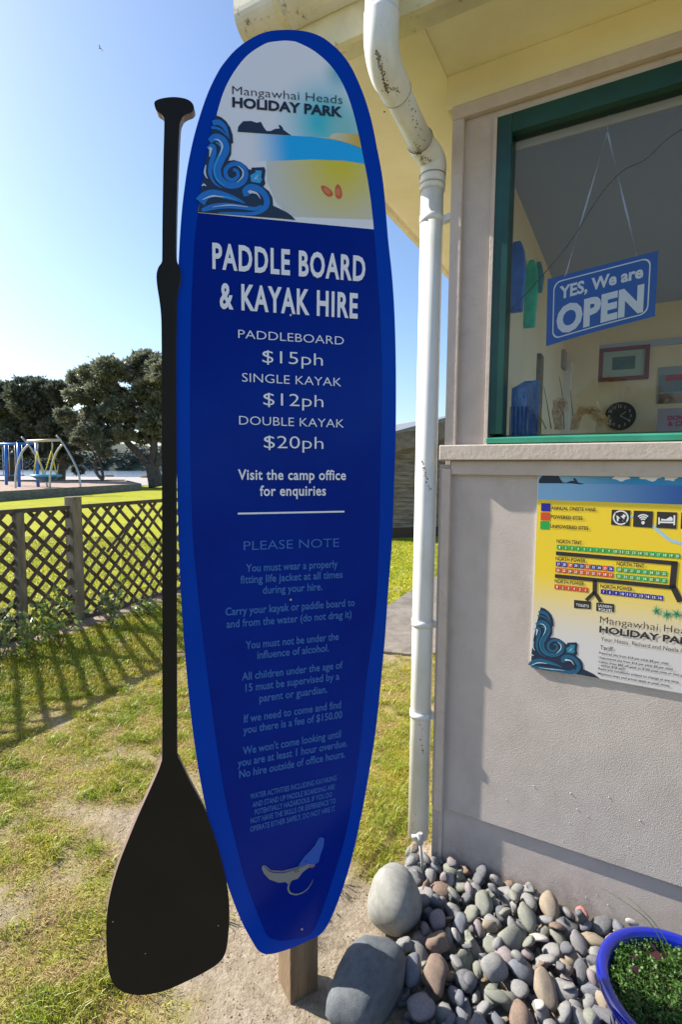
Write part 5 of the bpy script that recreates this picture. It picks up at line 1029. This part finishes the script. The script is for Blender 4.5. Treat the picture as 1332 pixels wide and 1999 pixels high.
def in_bed(x, y, r_):
    t = (x-WC[0])*WT[0]+(y-WC[1])*WT[1]; o = (x-WC[0])*WN[0]+(y-WC[1])*WN[1]
    if o < r_*.55 or t < -.10 or t > .95 or o > .62: return False
    # boundary on the left: from the pale boulder down past the dark one
    p = G(800, 1720)[:2]; q_ = G(742, 2030)[:2]; s = (q_[0]-p[0])*(y-p[1])-(q_[1]-p[1])*(x-p[0]); return s > 0 or True if x > min(np.interp(y, [q_[1], p[1]], [q_[0], p[0]])+r_*.3, 9) else False
PC = G(1338, 1945, .17); PCXY = (PC[0], PC[1])
bld = [(G(772, 1752, .0)[:2], .085), (G(716, 1925, .0)[:2], .10)]
kinds = ['grey']*8+['dark']*4+['blue']*4+['green']*4+['mauve']*2+['dark']*3+['tan']*2+['brown']*2+['pale']+['vein']*2; npb = 0
for layer in (0, 1, 2):
    cur = [p for p in placed if p[3] == 1] if layer == 1 else []
    for it in range(16000 if layer < 2 else 900):
        r_ = ((.016+.012*rnd.random()) if layer == 0 else (.026+.021*rnd.random()**1.5)) if layer < 2 else rnd.uniform(.017, .026); r_ *= 1-.35*min(1, it/9000)
        x = rnd.uniform(.1, 1.05); y = rnd.uniform(1.15, 1.95)
        if not in_bed(x, y, r_): continue
        if math.hypot(x-PCXY[0], y-PCXY[1]) < .15+r_*.3: continue
        if any(math.hypot(x-b[0], y-b[1]) < R_+r_*.5 for b, R_ in bld): continue
        if any(math.hypot(x-a[0], y-a[1]) < (a[2]+r_)*(.80 if layer < 2 else 1.35) for a in cur): continue
        if layer == 2 and any(math.hypot(x-a[0], y-a[1]) < a[2]*1.1+r_ for a in placed if a[3] == 1 and a[2] > .022): continue
        cur.append((x, y, r_, layer)); el = rnd.uniform(1.0, 1.5); kd = rnd.choice(kinds)
        hill = .018*max(0, 1-abs((x-.62)/.4))
        z = BZ+.012+layer*.022+hill*(layer > 0)+rnd.uniform(-.004, .006)
        if npb > 640: break
        npb += 1; o = stone('pebble', (x, y, z), (r_*rnd.uniform(.85, 1), r_*el, r_*rnd.uniform(.5, .85)), (rnd.uniform(-.9, .9), rnd.uniform(-.8, .8), rnd.uniform(0, 3.14)), kd, rnd.randrange(18), bed)
print('pebbles', npb)

# ------------------------------------------------------------------ glazed pot with greenery
pz = .17; pc_ = PCXY; pr = .186
glz = mat('cobalt_glaze', (.004, .014, .32), .07, col2=(.003, .008, .20), scale=5, coat=1.); 
pot = empty('plant_pot', (pc_[0], pc_[1], GZ), 'cobalt blue glazed pot full of greenery in the corner', 'plant pot')
lathe('pot_body', [(.10, GZ-.02), (.115, GZ), (.14, GZ+.06), (.155, GZ+.14), (.170, pz-.03), (.170, pz-.02), (pr-.002, pz-.018), (pr+.003, pz-.008), (pr, pz+.004), (pr-.008, pz+.008), (pr-.022, pz+.006), (pr-.028, pz-.004), (pr-.03, pz-.05)], pc_, glz, pot, 72)
lathe('potting_soil', [(pr-.03, pz-.03), (0, pz-.022)], pc_, mat('potting_soil', (.04, .03, .02), .95), pot, 40)
hb = mat('herb_leaf', (.035, .10, .012), .5, col2=(.07, .15, .02), scale=30, trans=.3); r = np.random.default_rng(77); VV = []
for i in range(9000):
    a = r.uniform(0, 6.283); q = (pr-.03)*math.sqrt(r.uniform(0, 1)); h = .012+.030*max(0, noise.noise(Vector((math.cos(a)*q*28, math.sin(a)*q*28, 3)))+.4)
    p = np.array([pc_[0]+math.cos(a)*q, pc_[1]+math.sin(a)*q, pz-.03+h*r.uniform(.3, 1.25)]); s = r.uniform(.0022, .0048); n1 = r.normal(size=3)+[0, 0, 1.2]; n1 /= np.linalg.norm(n1); t = np.cross(n1, r.normal(size=3)); t /= np.linalg.norm(t); b_ = np.cross(n1, t)
    VV += [p-t*s, p-b_*s*.8, p+t*s, p+b_*s*.8]
hl = np_mesh('herb_leaves', VV, np.arange(len(VV)).reshape(-1, 4), hb, pot)
dr = mat('dark_red_leaf', (.03, .004, .010), .45)
for i in range(6):
    a = r.uniform(0, 6.283); q = r.uniform(.0, .11); 
    if i < 6: a = r.uniform(1.5, 3.0); q = r.uniform(.06, .12)
    p = np.array([pc_[0]+math.cos(a)*q, pc_[1]+math.sin(a)*q, pz+.008+r.uniform(0, .015)]); s = r.uniform(.007, .011); n1 = r.normal(size=3)*.4+[0, 0, 1]; n1 /= np.linalg.norm(n1); t = np.cross(n1, r.normal(size=3)); t /= np.linalg.norm(t); b_ = np.cross(n1, t)
    mk('red_leaf', [p+t*s*math.cos(k)*(1+.25*math.cos(3*k))+b_*s*math.sin(k)*(1+.25*math.cos(3*k)) for k in np.linspace(0, 6.283, 12, endpoint=False)], [tuple(range(12))], dr, pot)
gbm = mat('pot_grass_blade', (.14, .24, .03), .5, trans=.3)
def gb(P, w_=.0028):
    Q = catmull(P, 6); V = []; F = []
    for i, p in enumerate(Q): f = i/(len(Q)-1); ww = w_*(1-f*.85); V += [p-np.array([ww, 0, 0]), p+np.array([0, ww*.6, ww*.6])]; F += [(2*i-2, 2*i-1, 2*i+1, 2*i)] if i else []
    mk('grass_blade', V, F, gbm, pot)
c_ = np.array([pc_[0], pc_[1], pz-.02])
for (b0, m0, t0) in (((.03, .10, 0), (-.02, .12, .10), (-.13, .16, .16)), ((.05, .09, 0), (.0, .12, .09), (-.06, .16, .135)), ((.04, .0, 0), (-.04, .0, .06), (-.12, -.05, .02)), ((.05, -.02, 0), (-.02, -.05, .05), (-.11, -.10, .01)), ((.02, .02, 0), (-.05, .03, .05), (-.12, .01, .03)), ((.06, .05, 0), (-.0, .06, .05), (-.10, .05, .04)), ((.05, -.04, 0), (.0, -.09, .04), (-.05, -.13, .0))):
    gb([c_+b0, c_+m0, c_+t0])
